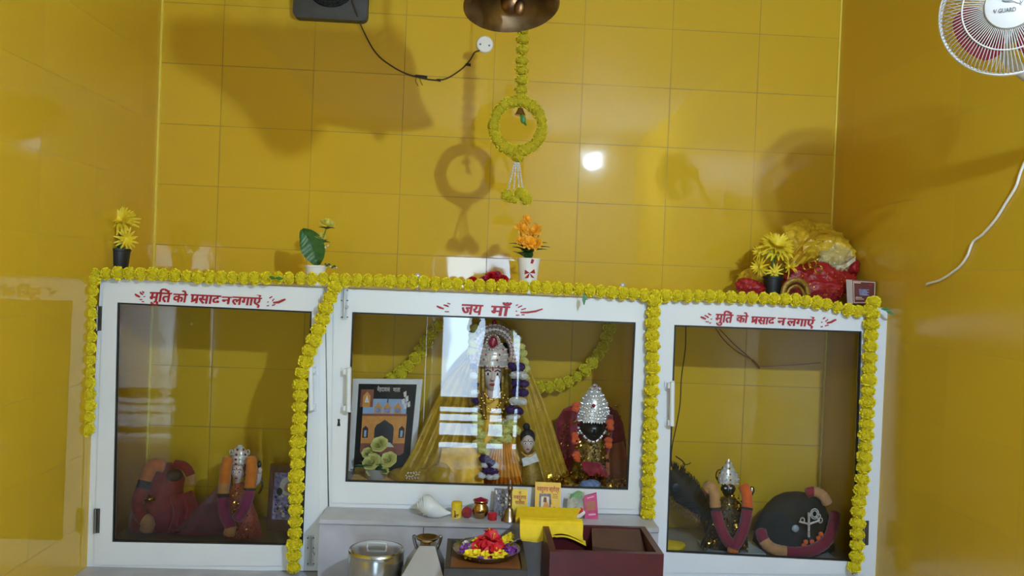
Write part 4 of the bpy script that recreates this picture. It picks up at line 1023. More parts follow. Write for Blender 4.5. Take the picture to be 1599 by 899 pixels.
# pink cloth
PY_ = ground(305, 834, ZS).y
pk = thing('folded_cloth', Vector((at(310, 834, PY_).x, PY_, ZS)), 'dusky pink folded cloth on the floor between the two left idols', 'cloth')
pxsheet(pk, 'top_fold', [(308, 785, PY_ + .10), (290, 810, PY_ + .03), (272, 832, PY_ - .03)], [(352, 780, PY_ + .10), (352, 805, PY_ + .03), (350, 834, PY_ - .03)], m_pinkc, folds=1, amp=.008, bulge=.03)
bk = MB(); blob(bk, Vector((at(315, 815, PY_ + .05).x, PY_ + .06, ZS + .045)), (.11, .07, .045), 4, .2, 8, floor=ZS + .001); bk.build('under_fold', m_magenta, parent=pk)
pxsheet(pk, 'sheer_veil', [(345, 752, PY_ + .07), (310, 790, PY_ + .02), (266, 828, PY_ - .07)], [(352, 752, PY_ + .07), (352, 790, PY_ + .02), (352, 832, PY_ - .07)], m_sheerp, folds=2, amp=.006)
# crowned doll
DY_ = ground(376, 842, ZS).y + .05; ds = mpp(DY_)
dl = thing('deity_idol', Vector((at(376, 842, DY_).x, DY_, ZS)), 'small crowned goddess doll in coral sequinned dress beside the brown framed picture', 'idol')
pxloft(dl, 'dress', [(373, 752, 6), (373, 758, 14), (374, 775, 17), (376, 795, 22), (378, 815, 26), (379, toy(DY_, 379), 29)], DY_, mat('coral_sequin_cloth', '#a8503c', .45, .15, var=.4, scale=130), .7, pleat=(10, .05))
head(dl, 372, 736, 10.5, 16, DY_ - .01, m_skin)
pxloft(dl, 'neck', [(372, 748, 5), (372, 757, 6)], DY_, m_skin, .9, n=12)
hm = MB(); hm.ball(at(373, 732, DY_ + .015), (14 * ds, 11 * ds, 15 * ds), 16, 10); hm.tube(pxpath([(362, 728), (359, 745), (360, 762)], DY_ - .02), [.012, .014, .01][0:1] * 13, 8); hm.tube(pxpath([(383, 728), (386, 745), (386, 762)], DY_ - .02), .012, 8); hm.build('hair', mat('auburn_hair', '#4a1c12', .6), parent=dl)
cr = MB(); rows = [(374, 722, 13.5), (374, 715, 14), (374, 708, 12), (374, 701, 8), (375, 694, 3)]
cr.loft([(at(r[0], r[1], DY_ - .01), r[2] * ds, r[2] * ds * .75) for r in rows], 24); cro = cr.build('crown', m_silvgem, parent=dl)
j_ = MB()
for r in rows[:-1]:
    for j in range(8):
        a = PI + PI * (j + .5) / 8; j_.ball(at(r[0], r[1], DY_ - .01) + Vector((r[2] * ds * math.cos(a), r[2] * ds * .75 * math.sin(a), 0)), .006, 6, 4, j % 3 == 0)
for sx in (-1, 1):
    j_.tube([at(374 + sx * (13 + 2.5 * math.cos(2 * PI * i / 10)), 706 + 4 * math.sin(2 * PI * i / 10), DY_ - .02) for i in range(10)], .003, 5, 0, True)
j_.build('crown_gems', [m_silvgem, m_rose], parent=cro)
sq = MB(); sparkle(sq, lambda a, b: (362 + 20 * a + 12 * b * (a - .3), 762 + 78 * b), 220, .0045, DY_ - .075, .03, 0, 12); sparkle(sq, lambda a, b: (365 + 32 * a, 800 + 40 * b), 200, .005, DY_ - .075, .03, 1, 13); sq.build('sequins', [m_gold, mat('coral_bead', '#c8603c', .3)], parent=dl)
am = MB(); am.tube(pxpath([(390, 762, DY_ - .02), (402, 752, DY_ - .03), (405, 738, DY_ - .04)], DY_), [.012] * 13, 8); am.ball(at(406, 734, DY_ - .045), (.010, .008, .014), 8, 6); am.build('raised_arm', m_skin, parent=dl)
w_ = MB(); w_.tube([at(404 + 6 * math.sin(PI * i / 8), 742 + 28 * i / 8, DY_ - .02) for i in range(9)], .006, 6); w_.ball(at(405, 725, DY_ - .04), (.010, .008, .018), 8, 6, 1); w_.build('conch_and_mace', [m_silver, m_black], parent=dl)
velvet('velvet_garland', 'left strand of the orange and magenta velvet garland on the crowned doll', [(357, 714, DY_ - .05), (353, 730, DY_ - .07), (351, 750, DY_ - .08), (349, 768, DY_ - .09), (349, 785, DY_ - .10), (352, 805, DY_ - .12), (360, 822, DY_ - .13), (357, 836, DY_ - .13)],
       [(0, .33, m_orange, 'orange_section'), (.33, .46, m_beige, 'peach_section'), (.46, .51, m_navy, 'dark_band'), (.51, .86, m_magenta, 'magenta_section'), (.86, 1, m_beige, 'peach_end')], DY_, 8.5, 'velvet garlands')
velvet('velvet_garland', 'right strand of the orange and magenta velvet garland on the crowned doll', [(392, 713, DY_ - .05), (393, 735, DY_ - .08), (391, 757, DY_ - .10), (388, 775, DY_ - .11), (378, 798, DY_ - .12), (368, 812, DY_ - .13)],
       [(0, .45, m_orange, 'orange_section'), (.45, .51, m_navy, 'dark_band'), (.51, 1, m_magenta, 'magenta_section')], DY_, 8.5, 'velvet garlands')
# framed picture
def FQ(px, py, off=0): return at(px, py, -.16 - .0011 * (py - 730) - off)
fp = thing('framed_picture', FQ(446, 828), 'small brown wooden framed picture standing right of the crowned doll', 'picture')
o_, i_ = [(422, 725), (484, 729), (478, 829), (415, 828)], [(429, 737), (477, 740), (471, 813), (424, 811)]
MB().ring([FQ(*p) for p in o_], [FQ(*p) for p in i_], (0, .018, 0)).build('frame', m_woodf, parent=fp, smooth=False)
q = MB(); q.prism([FQ(*p, -.005) for p in i_], (0, .005, 0), 0)
rnd = random.Random(5)
def IQ(u, v): x = 429 - 5 * v + (48 - 1 * v) * u; y = 737 + 74 * v + 3 * u; return FQ(x, y, -.0044 + .0006 * rnd.random())
for k in range(70):
    u, v = rnd.uniform(.04, .86), rnd.uniform(.45, .9); a = .05 + .06 * rnd.random(); q.add([IQ(u, v), IQ(u + a, v + a * .2), IQ(u + a * .8, v + a * .6), IQ(u + a * .1, v + a * .5)], [(0, 1, 2, 3)], rnd.choice([1, 1, 2, 3, 4]))
q.add([IQ(.45 + .26 * math.cos(2 * PI * i / 16), .28 + .2 * math.sin(2 * PI * i / 16)) for i in range(16)], [tuple(range(16))], 4)
q.add([IQ(.5 + .16 * math.cos(2 * PI * i / 14), .34 + .16 * math.sin(2 * PI * i / 14)) for i in range(14)], [tuple(range(14))], 2)
q.add([IQ(.2 + .1 * math.cos(2 * PI * i / 10), .40 + .08 * math.sin(2 * PI * i / 10)) for i in range(10)], [tuple(range(10))], 1)
q.build('print', [m_printm, m_printd, mat('skin_print', '#b8866a', .5), mat('blue_print', '#4a5470', .5), m_whitef], parent=fp, smooth=False)

# ------------------------------------------------------------------ things inside the right cabinet
IY = ground(1137, 864, ZS).y + .04; is_ = mpp(IY)
bs = thing('marble_slab', Vector((at(1140, 866, IY).x, IY, ZS)), 'pale bluish stone slab under the black faced idol in the right cabinet', 'slab')
mb_ = MB(); c_ = at(1141, 860, IY); box2(mb_, c_.x - 46 * is_, c_.x + 46 * is_, IY - .09, IY + .09, ZS + .0005, ZS + .02)
mb_.build('slab', mat('pale_blue_marble', '#9fb0b4', .3, var=.1), parent=bs, smooth=False)
ki = thing('deity_idol', Vector((c_.x, IY, ZS + .021)), 'black faced idol with silver crown standing on the stone slab', 'idol')
m_bg = mat('black_gold_cloth', '#3a3018', .4, .4, var=.8, scale=60)
pxloft(ki, 'body', [(1138, 776, 10), (1138, 786, 20), (1138, 806, 24), (1135, 830, 31), (1132, 848, 36), (1131, 857, 37)], IY, m_bg, .6, pleat=(9, .05))
head(ki, 1137, 763, 11, 15, IY - .01, m_dark, lips=False, eyes=False)
ey = MB()
for sx in (-4, 4): ey.ball(at(1137 + sx, 762, IY - .045), (.007, .003, .004), 8, 5, 0)
ey.ball(at(1137, 757, IY - .045), (.003, .002, .008), 6, 4, 1); ey.build('eyes', [m_eyew, m_orange2], parent=ki)
rows = [(1137, 753, 16), (1137, 746, 17), (1137, 738, 14), (1137, 730, 9), (1138, 722, 4), (1138, 716, 1)]
cr = MB(); cr.loft([(at(r[0], r[1], IY - .01), r[2] * is_, r[2] * is_ * .75) for r in rows], 24); cro = cr.build('crown', m_silvgem, parent=ki)
j_ = MB()
for k_, r in enumerate(rows[:-1]):
    for j in range(9):
        a = PI + PI * (j + .5) / 9; j_.ball(at(r[0], r[1], IY - .01) + Vector((r[2] * is_ * math.cos(a), r[2] * is_ * .75 * math.sin(a), 0)), .0055, 6, 4, j % 4 == 0)
j_.tube([at(1124 + 6 * math.cos(2 * PI * i / 12), 742 + 9 * math.sin(2 * PI * i / 12), IY - .01) for i in range(12)], .004, 5, 1, True)
j_.build('crown_gems', [m_silvgem, m_gold], parent=cro)
sq = MB(); sparkle(sq, lambda a, b: (1124 + 30 * a, 772 + 64 * b), 230, .006, IY - .065, .03, 0, 21); sparkle(sq, lambda a, b: (1102 + 28 * a, 810 + 48 * b), 130, .007, IY - .07, .03, 0, 22); sparkle(sq, lambda a, b: (1152 + 16 * a, 840 + 22 * b), 60, .006, IY - .08, .02, 0, 23); sq.build('tinsel_trim', m_gold, parent=ki)
ar = MB(); ar.tube(pxpath([(1120, 790, IY - .02), (1110, 782, IY - .03), (1105, 772, IY - .03)], IY), .012, 8, 0); ar.ball(at(1105, 768, IY - .03), (.016, .012, .014), 8, 6, 1); ar.ball(at(1174, 765, IY), (.014, .012, .020), 10, 6, 2); ar.tube([at(1158, 785, IY), at(1174, 770, IY)], .010, 8, 0)
ar.build('arms', [m_dark, m_pinkp, m_silver], parent=ki)
velvet('velvet_garland', 'left strand of maroon and peach velvet garland on the silver crowned black idol', [(1102, 764, IY - .05), (1109, 760, IY - .06), (1115, 770, IY - .07), (1117, 788, IY - .08), (1119, 803, IY - .09), (1124, 820, IY - .10), (1132, 838, IY - .11), (1141, 850, IY - .11)],
       [(0, .47, m_beige, 'peach_section'), (.47, .52, m_navy, 'dark_band'), (.52, 1, m_maroon, 'maroon_section')], IY, 8.5, 'velvet garlands')
velvet('velvet_garland', 'right strand of maroon and orange velvet garland on the silver crowned black idol', [(1160, 757, IY - .05), (1165, 768, IY - .07), (1167, 785, IY - .08), (1166, 800, IY - .09), (1161, 825, IY - .10), (1152, 845, IY - .11), (1145, 855, IY - .12), (1144, 862, IY - .12)],
       [(0, .36, m_orange2, 'orange_section'), (.36, .41, m_navy, 'dark_band'), (.41, .88, m_maroon, 'maroon_section'), (.88, 1, m_orange, 'orange_end')], IY, 8.5, 'velvet garlands')
# black draped mound
BYm = ground(1250, 862, ZS).y + .09; bms = mpp(BYm)
bm = thing('draped_idol', Vector((at(1245, 866, BYm).x, BYm, ZS)), 'low rounded idol covered with a black cloth in the right cabinet', 'idol')
yb_ = toy(BYm, 1242)
m = MB(); v = [(1246, 768, 8), (1246, 771, 24), (1245, 778, 37), (1243, 790, 47), (1241, 806, 55), (1240, 825, 61), (1240, 845, 64), (1240, yb_, 65)]
m.loft([(at(a, b, BYm), c * bms, c * bms * .6) for a, b, c in v], 44, 0, (11, .03)); m.build('black_cloth', m_blackc, parent=bm)
or_ = MB(); OY = BYm - .135
or_.tube([at(1263, 800, OY), at(1263, 838, OY)], .006, 8)
for k in range(9): or_.ball(at(1263, 803 + 4 * k, OY - .006), .006, 6, 4)
or_.tube([at(1248, 814, OY), at(1263, 818, OY), at(1280, 812, OY)], .005, 6)
for (x, y, rr) in [(1272, 802, 8), (1272, 802, 5), (1253, 812, 4), (1281, 812, 4), (1278, 806, 4)]:
    or_.tube([at(x + rr * .8 * math.cos(2 * PI * i / 14), y + rr * math.sin(2 * PI * i / 14), OY) for i in range(14)], .003, 5, 0, True)
or_.build('silver_ornament', m_silvgem, parent=bm)
of = MB()
for x, y in [(1258, 846), (1268, 846), (1278, 840), (1255, 852), (1266, 854), (1282, 834)]: of.ball(at(x, y, OY - .01), .012, 8, 6, 0)
of.ball(at(1242, 825, OY + .01), (.018, .01, .018), 10, 6, 1); of.build('flower_tuft', [m_orange2, mat('grey_pearl', '#9aa4a4', .3)], parent=bm)
velvet('velvet_garland', 'maroon and peach velvet garland curled round the black cloth covered idol', [(1187, 826, OY + .03), (1192, 842, OY - .0), (1204, 855, OY - .02), (1225, 861, OY - .04), (1250, 862, OY - .05), (1275, 856, OY - .04), (1294, 840, OY - .01), (1302, 815, OY + .03), (1304, 800, OY + .06)],
       [(0, .15, m_maroon, 'maroon_end'), (.15, .40, m_beige, 'peach_section'), (.40, 1, m_maroon, 'maroon_section')], OY, 9, 'velvet garlands')
velvet('velvet_garland', 'short orange velvet piece on top of the black cloth covered idol', [(1258, 770, BYm - .03), (1272, 767, BYm - .04), (1285, 774, BYm - .05), (1293, 788, BYm - .06)], [(0, .3, m_redc, 'red_section'), (.3, 1, m_beige, 'peach_section')], BYm, 8, 'velvet garlands')
# feather plume
FYp = IY + .10
pm = thing('feather_plume', Vector((at(1108, 850, FYp).x, FYp, ZS)), 'dark feather plume leaning toward the silver crowned black idol', 'plume')
m_plume = mat('dark_plume', '#14161a', .7, var=.4, scale=40)
fm = MB(); ax_ = [(1110, 850), (1106, 815), (1092, 790), (1074, 770), (1056, 750), (1048, 732)]
rows = []; wd = [3, 10, 16, 22, 20, 5]
P = [at(x, y, FYp) for x, y in ax_]
for i, p in enumerate(P):
    t = (P[min(i + 1, 5)] - P[max(0, i - 1)]).normalized(); n_ = Vector((-t.z, 0, t.x)); rows.append((p, n_, wd[i] * mpp(FYp)))
fm.shell([[p + n_ * (w_ * (j / 6 - .5) * 2) + Vector((0, -.02 * (1 - (j / 3 - 1) ** 2), 0)) for j in range(7)] for p, n_, w_ in rows], (0, .006, 0))
rnd = random.Random(3)
for k in range(260):
    i = rnd.uniform(1, 4.99); a = int(i); p = rows[a][0].lerp(rows[a + 1][0], i - a); n_ = rows[a][1]; w_ = rows[a][2] + (rows[a + 1][2] - rows[a][2]) * (i - a); t = (P[a + 1] - P[a]).normalized(); s = rnd.choice((-1, 1))
    fm.tube([p + n_ * s * w_ * .3 + Vector((0, -.015, 0)), p + n_ * s * w_ * rnd.uniform(.8, 1.1) + t * .02 + Vector((0, rnd.uniform(-.02, .02), 0)), p + n_ * s * w_ * rnd.uniform(1, 1.25) + t * .035], [.003, .0022, .0008], 4)
fm.build('vane', m_plume, parent=pm)
ff = MB()
for k in range(120):
    t = rnd.random(); p = at(1046 + 58 * t, 782 + 32 * t + rnd.uniform(-4, 6), FYp - .02); ff.tube([p, p + Vector((rnd.uniform(-.02, .01), rnd.uniform(-.01, .01), -rnd.uniform(.01, .03)))], [.002, .0008], 4)
ff.build('brown_fringe', mat('brown_fringe_fibre', '#6a4a22', .8), parent=pm)
fe = MB(); fe.ball(at(1056, 761, FYp - .035), (.022, .006, .022), 14, 8, 0); fe.ball(at(1056, 761, FYp - .041), (.011, .004, .011), 12, 8, 1); fe.build('eye_spot', [mat('deep_teal_feather', '#18303a', .4), m_black], parent=pm)
st_ = MB(); st_.tube(pxpath([(1052, 740), (1068, 728), (1066, 720), (1055, 712)], FYp), .003, 5); st_.tube(pxpath([(1066, 724), (1073, 725), (1079, 722)], FYp), .0022, 5); st_.tube([at(1108, 830, FYp), at(1108, 862, FYp + .01)], .006, 6); st_.build('quill', m_plume, parent=pm)
yc = MB(); gp = ground(1050, 862, ZS); blob(yc, gp + Vector((0, .03, .02)), (.06, .05, .025), 8, .35, 16, floor=ZS + .001); tag(yc.build('yellow_cloth', m_yellowc, org=Vector((gp.x, gp.y, ZS))), 'crumpled yellow cloth in the lower left corner of the right cabinet', 'cloth')
bw = pxpath([(1071, 510), (1070, 545), (1064, 590), (1062, 630), (1056, 665), (1049, 700), (1048, 728)], -.20); bwt = thing('hanging_wire', bw[0], 'thin black wire hanging inside the right cabinet above the feather plume', 'wire'); MB().tube(bw, .0028, 6).build('wire', m_rubber, parent=bwt)
ps = pxpath([(1117, 512), (1130, 530), (1150, 548), (1175, 562), (1184, 571), (1186, 575), (1183, 573), (1170, 558), (1145, 536), (1124, 514)], -.04); pst = thing('hanging_string', ps[0], 'thin brown looped string hanging high inside the right cabinet', 'string'); MB().tube(ps, .0022, 6).build('loop', mat('brown_string', '#6a3a1c', .8), parent=pst)
MB().tube(pxpath([(1186, 572), (1215, 571), (1250, 569), (1282, 566)], -.02), .0018, 6).build('pink_tail', mat('pink_thread', '#9a5a3a', .8), parent=pst)

# ------------------------------------------------------------------ things on top of the cabinets
def pot(t, px, ytop, hwt, hwb, Y, m, soil=True):
    s = mpp(Y); c = at(px, ytop, Y); H = c.z - ZT - .0005
    MB().lathe([(.001, .0), (hwb * s, 0), (hwt * s * .97, H - .012), (hwt * s * 1.04, H - .010), (hwt * s * 1.05, H), (hwt * s * .93, H), (hwt * s * .9, H - .012), (.001, H - .012)], (c.x, Y, ZT + .0005), 28).build('pot', m, parent=t)
    return Vector((c.x, Y, c.z))
def strap_bloom(par, px, py, rpx, Y, ax, n=18, layers=3):
    m = MB(); bloom(at(px, py, Y), ax, rpx * mpp(Y), n, layers, 0, m, wd=.095, curl=.22); m.ball(at(px, py, Y - .005), .012, 8, 6, 0); m.build('flower', m_petal, parent=par)
VY = -.42
va = thing('flower_pot', Vector((at(187, 400, VY).x, VY, ZT)), 'black pot of spiky yellow flowers standing in the left corner', 'potted flowers')
c = pot(va, 187, 388, 16, 11, VY, m_black)
m = MB(); m.tube([c, at(189, 345, VY)], .005, 6); m.tube([c, at(196, 372, VY)], .004, 6); m.tube([c, at(178, 366, VY)], .004, 6)
for k in range(12): petal(m, c - Vector((0, 0, .01)), Vector((R(-1, 1), R(-1, .6), R(.3, 1))), Vector((0, 0, 1)), .045, .006, 0, .4)
m.build('stem', m_green, parent=va)
strap_bloom(va, 189, 346, 27, VY, Vector((.1, -.75, .55)), 20, 3); strap_bloom(va, 197, 373, 19, VY - .02, Vector((.5, -.8, .0)), 14, 2); strap_bloom(va, 176, 368, 14, VY, Vector((-.6, -.6, .3)), 12, 2)
vd = thing('flower_pot', Vector((at(1207, 440, VY).x, VY, ZT)), 'black pot of spiky yellow flowers standing before the gauze bundle', 'potted flowers')
c = pot(vd, 1207, 431, 15, 11, VY, m_black)
m = MB(); m.tube([c - Vector((0, 0, .01)), at(1208, 395, VY)], [.008, .006], 6); m.tube([c, at(1190, 418, VY)], .004, 6); m.tube([c, at(1228, 416, VY)], .004, 6)
for k in range(12): petal(m, c - Vector((0, 0, .01)), Vector((R(-1, 1), R(-1, .6), R(.2, .8))), Vector((0, 0, 1)), .045, .006, 0, .4)
m.build('stem', m_green, parent=vd)
gm_ = MB(); bloom(at(1208, 397, VY - .02), Vector((0, -.5, -.8)), .05, 9, 1, 0, gm_, wd=.12); gm_.build('sepals', mat('pale_green_sepal', '#8fae52', .5), parent=vd)
strap_bloom(vd, 1212, 388, 31, VY, Vector((.05, -.6, .7)), 22, 3); strap_bloom(vd, 1188, 417, 18, VY - .02, Vector((-.9, -.4, .1)), 12, 2); strap_bloom(vd, 1230, 416, 19, VY - .02, Vector((.8, -.5, .1)), 12, 2); strap_bloom(vd, 1209, 424, 15, VY - .03, Vector((0, -.8, -.1)), 12, 1); strap_bloom(vd, 1186, 395, 14, VY + .02, Vector((-.8, -.4, .5)), 10, 2)
VB = -.36
vb = thing('flower_pot', Vector((at(493, 420, VB).x, VB, ZT)), 'small white bowl with one broad green leaf and a yellow rosebud', 'potted flowers')
c = pot(vb, 493, 414, 16, 12, VB, m_whitedull)
lm = MB(); mid = [(497, 414), (492, 395), (484, 375), (472, 358)]; wdt = [3, 17, 17, 3]; P_ = smoothpath([at(x, y, VB - .01) for x, y in mid], 6); nP = len(P_)
rows = []
for i, p in enumerate(P_):
    t_ = i / (nP - 1); d_ = (P_[min(i + 1, nP - 1)] - P_[max(i - 1, 0)]).normalized(); n_ = Vector((d_.z, 0, -d_.x)); ww = 18.5 * mpp(VB) * math.sin(PI * min(1, .04 + .93 * t_)) ** .75
    rows.append([p + n_ * (ww * (j / 4 - 1)) + Vector((0, -.014 * abs(j / 4 - 1) + .004 * math.sin(9 * t_ * PI + abs(j - 4)), 0)) for j in range(9)])
lm.shell(rows, (0, .002, 0), 0); lm.tube([p + Vector((0, -.002, 0)) for p in P_], .0022, 5, 1)
lm.build('broad_leaf', [m_dgreen, mat('leaf_vein', '#284a20', .5)], parent=vb)
m = MB(); m.tube(pxpath([(500, 412), (507, 392), (504, 375), (509, 358)], VB), .0028, 6)
for bx, by_ in ((510, 356), (503, 378)):
    for k in range(5):
        a = 2 * PI * k / 5; petal(m, at(bx, by_ + 2, VB), Vector((math.cos(a), -.6 * math.sin(a) - .2, .5)), Vector((0, -.3, 1)), .036, .009, 0, .35)
for i in range(14): m.ball(at(508 + i * 1.3, 412 + 2.0 * math.sin(i) + i * .45, VB - .02), .0045, 6, 4)
m.build('stem', m_dgreen, parent=vb)
for bx, by_, rr in ((511, 350, 12), (500, 370, 9)):
    m = MB(); rose(at(bx, by_, VB), Vector((.2, -.35, .9)), rr * mpp(VB), m); m.build('rosebud', mat('lemon_petal', '#e6dd6a', .6, var=.1), parent=vb)
for x, y in ((512, 383), (508, 386), (516, 416), (525, 418)): MB().ball(at(x, y, VB - .03), .0055, 8, 5).build('clear_bead', m_bead, parent=vb)
VC = -.45
vc = thing('vase', Vector((at(826, 420, VC).x, VC, ZT)), 'white tumbler vase with a painted red bow holding orange flowers', 'vase')
s = mpp(VC); c = at(826, 403, VC); H = c.z - ZT
MB().lathe([(.001, .0005), (12.5 * s, .0005), (14 * s, H * .4), (17.5 * s, H * .93), (18.8 * s, H), (17.4 * s, H), (15.5 * s, H * .8), (.001, H * .8)], (c.x, VC, ZT), 32).build('tumbler', m_whitedull, parent=vc)
rb = MB()
def vs_(px, py): # on the tumbler surface
    q = at(px, py, VC); t_ = max(0, min(1, (q.z - ZT) / H)); rr = (12.5 + 6 * t_) * s; dx = q.x - c.x; return Vector((q.x, VC - math.sqrt(max(1e-6, rr * rr - dx * dx)) - .0012, q.z))
for pts in ([(826, 426), (819, 421), (818, 428)], [(826, 426), (833, 420), (835, 427)], [(826, 426), (818, 434), (824, 434)], [(826, 426), (829, 433), (834, 434)], [(829, 404), (833, 406), (831, 412), (827, 411)]): rb.add([vs_(*p) for p in pts], [tuple(range(len(pts)))])
rb.build('red_bow', m_redp, parent=vc, smooth=False)
m = MB(); cz = Vector((c.x, VC, c.z - .02))
for k in range(26):
    a = R(0, 6.28); petal(m, cz + Vector((0, 0, R(0, .08))), Vector((math.cos(a), math.sin(a), R(.3, 1.6))), Vector((0, 0, 1)), R(.05, .10), .016, 0, .25)
for x, y in ((822, 345), (835, 348), (812, 360), (815, 395), (842, 365)): m.tube([cz, at(x, y, VC)], .003, 5)
m.build('foliage', m_dgreen, parent=vc)
for x, y, rr in ((823, 343, 8), (815, 357, 11), (836, 360, 11), (826, 379, 12), (838, 381, 10), (813, 375, 7)):
    m = MB(); bloom(at(x, y, VC - .04), Vector((R(-.4, .4), -.8, .4)), rr * s * 1.15, 8, 3, 0, m, wd=.32, curl=.2); m.build('flower', m_petalo, parent=vc)
for (x, y, lab) in ((652, 432, 'tiny clear glass trinket on the cabinet top left of the red flowers'), (972, 447, 'tiny clear glass trinket on the cabinet top right of the white vase')):
    t = thing('glass_trinket', Vector((at(x, y, -.5).x, -.5, ZT)), lab, 'trinket'); q = at(x, y, -.5)
    MB().lathe([(.001, 0), (.013, 0), (.013, .02), (.006, .03), (.001, .03)], (q.x, -.5, ZT + .0005), 12).build('base', m_bead, parent=t); MB().ball((q.x, -.5, q.z + .004), .014, 12, 8).build('ball_top', m_bead, parent=t)
rf = thing('flower_bunch', Vector((at(768, 436, -.42).x, -.42, ZT)), 'bunch of red and pink flowers lying left of the white vase', 'flowers')
for x, y, rr, mm in ((770, 433, 12, m_redf), (785, 436, 9, m_redf), (758, 437, 9, mat('pink_petal', '#b83a58', .6)), (738, 438, 8, m_redf), (776, 428, 7, MATS['pink_petal'])):
    m = MB(); rose(at(x, y, -.42), Vector((0, -.6, .8)), rr * mpp(-.42), m); m.build('flower', mm, parent=rf)
m = MB(); m.tube([at(730, 446, -.42), at(790, 447, -.42)], .004, 6); m.build('stem', m_green, parent=rf)
# gauze bundle and red cloths in the right corner
GYb = -.22
gb_ = thing('gauze_bundle', Vector((at(1262, 410, GYb).x, GYb, ZT)), 'crumpled yellow gauze bundle heaped in the right corner', 'cloth bundle')
def sheetblob(px, py, hw_, hh_, dep, Y, seed, m, name, par, amp=.28, fr=9, fl=True):
    mb = MB(); s = mpp(Y); blob(mb, at(px, py, Y), (hw_ * s, dep, hh_ * s), seed, amp * 1.25, fr * 1.15, 110, 70, 0, ZT + .001 if fl else None)
    for i, v in enumerate(mb.v):
        if v.x > XR - .004: v.x = XR - .004
        if v.y > -.006: v.y = -.006
    return mb.build(name, m, parent=par)
sheetblob(1262, 400, 68, 44, .13, GYb, 11, m_tulle, 'gauze', gb_, .30, 11)
rows = []
for i in range(15):
    t = i / 14; row = []
    for j in range(25):
        u = j / 24; x = 1228 + 82 * u; y = 412 - 42 * u - 24 * math.sin(PI * u) + t * (40 - 8 * u) ; row.append(at(x, y, GYb - .12 - .03 * math.sin(2 * PI * (2.2 * t + .6 * u)) + .04 * t * u))
    rows.append(row)
MB().shell(rows, (0, .003, 0)).build('gauze_fold', m_tulle, parent=gb_)
sheetblob(1180, 436, 24, 20, .07, GYb - .08, 13, m_tulle, 'gauze_end', gb_, .3, 14)
sp_ = MB(); sparkle(sp_, lambda a, b: (1215 + 95 * a, 365 + 60 * b), 90, .004, GYb - .13, .03, 0, 31); sp_.build('sequins', m_gold, parent=gb_)
pb_ = thing('polythene_wrap', Vector((at(1300, 405, -.33).x, -.33, at(1300, 428, -.33).z)), 'shiny clear polythene wrap over the right side of the gauze bundle', 'wrap')
sheetblob(1303, 408, 22, 22, .05, -.36, 17, m_poly, 'film', pb_, .4, 22, False)
rr_ = MB(); rows = []
for i in range(13):
    t = i / 12; rows.append([at(1306 + 30 * t, 418 - 12 * t + 7 * (j / 4 - .5) + 3 * math.sin(4 * t), -.40 + .02 * math.sin(7 * t)) for j in range(5)])
rr_.shell(rows, (0, .002, 0)); rr_.build('cream_ribbon', m_cream, parent=pb_)
rc = thing('red_cloth', Vector((at(1275, 450, -.36).x, -.36, ZT)), 'red sequinned cloth heap under the gauze bundle', 'cloth')
sheetblob(1278, 442, 56, 30, .09, -.36, 19, m_redb, 'main_heap', rc, .22, 10); sheetblob(1325, 418, 18, 18, .06, -.30, 23, m_redb, 'upper_roll', rc, .25, 14); sheetblob(1172, 449, 22, 12, .05, -.40, 29, m_redb, 'left_end', rc, .3, 16)
sq = MB(); sparkle(sq, lambda a, b: (1240 + 85 * a, 425 + 38 * b), 200, .0042, -.45, .03, 0, 41); sq.build('sequins', m_gold, parent=rc)
bd_ = MB(); bd_.tube(pxpath([(1222, 458), (1228, 444), (1244, 437), (1258, 445), (1262, 460)], -.475), .012, 8); bd_.tube(pxpath([(1228, 460), (1234, 450), (1244, 446), (1252, 452), (1256, 462)], -.478), .007, 8); bd_.build('gold_border', m_zari, parent=rc)
for (x, y), lab in (((1260, 415), 'thin gold bangle nearest the yellow spiky flowers'), ((1269, 412), 'middle one of three thin gold bangles under the gauze fold'), ((1278, 420), 'gold bangle lying lowest of the three on the red cloth')):
    bgo = thing('bangle', at(x, y, -.44), lab, 'bangle', 'gold bangles between gauze and red cloth')
    MB().tube([at(x + 6 * math.cos(2 * PI * i / 18), y + 6 * math.sin(2 * PI * i / 18), -.44 - .004 * math.sin(2 * PI * i / 18)) for i in range(18)], .004, 6, 0, True).build('hoop', m_gold, parent=bgo)
# maroon carton
cb_ = thing('carton', Vector((at(1345, 455, -.50).x, -.50, ZT)), 'small maroon printed carton standing at the right end of the cabinet top', 'box')
f_ = quadY([(1331, 437), (1368, 439), (1367, 474), (1332, 474)], -.52)
m = MB(); m.prism(f_, (-.0, .03, 0), 0)
s1, s2 = at(1321, 436, -.48), at(1323, 473, -.48); m.add([f_[0], s1, s2, f_[3]], [(0, 1, 2, 3)], 1)
m.add([f_[0] + Vector((0, 0, .0005)), f_[1] + Vector((0, 0, .0005)), f_[1] + Vector((-.02, .03, .002)), s1], [(0, 1, 2, 3)], 1)
cbo = m.build('box', [m_maroonb, m_wframe], parent=cb_, smooth=False)
m = MB()
for a, b, c_, d_ in ((1334, 441, 1344, 441.6),): stroke(m, [(a, b), (c_, d_)], 1.2, -.5206, 0, False)
m.ring(quadY([(1332.5, 438.5), (1366.8, 440.3), (1365.8, 472.8), (1333.4, 472.8)], -.5205), quadY([(1333.3, 439.4), (1365.9, 441.2), (1364.9, 472), (1334.2, 472)], -.5205), (0, .0004, 0), 0)
for k in range(5): stroke(m, [(1341 + k * .3, 452 + 2 * k), (1357 - (k % 2) * 3, 452.6 + 2 * k)], 1.3, -.5206, 1, False)
for k in range(2): stroke(m, [(1336, 464 + 2.5 * k), (1346 + 3 * k, 464.3 + 2.5 * k)], 1, -.5206, 0, False)
stroke(m, [(1357, 445), (1362, 445)], 3, -.5206, 2)
m.build('printing', [m_cream, m_bluec, m_redp], parent=cbo, smooth=False)

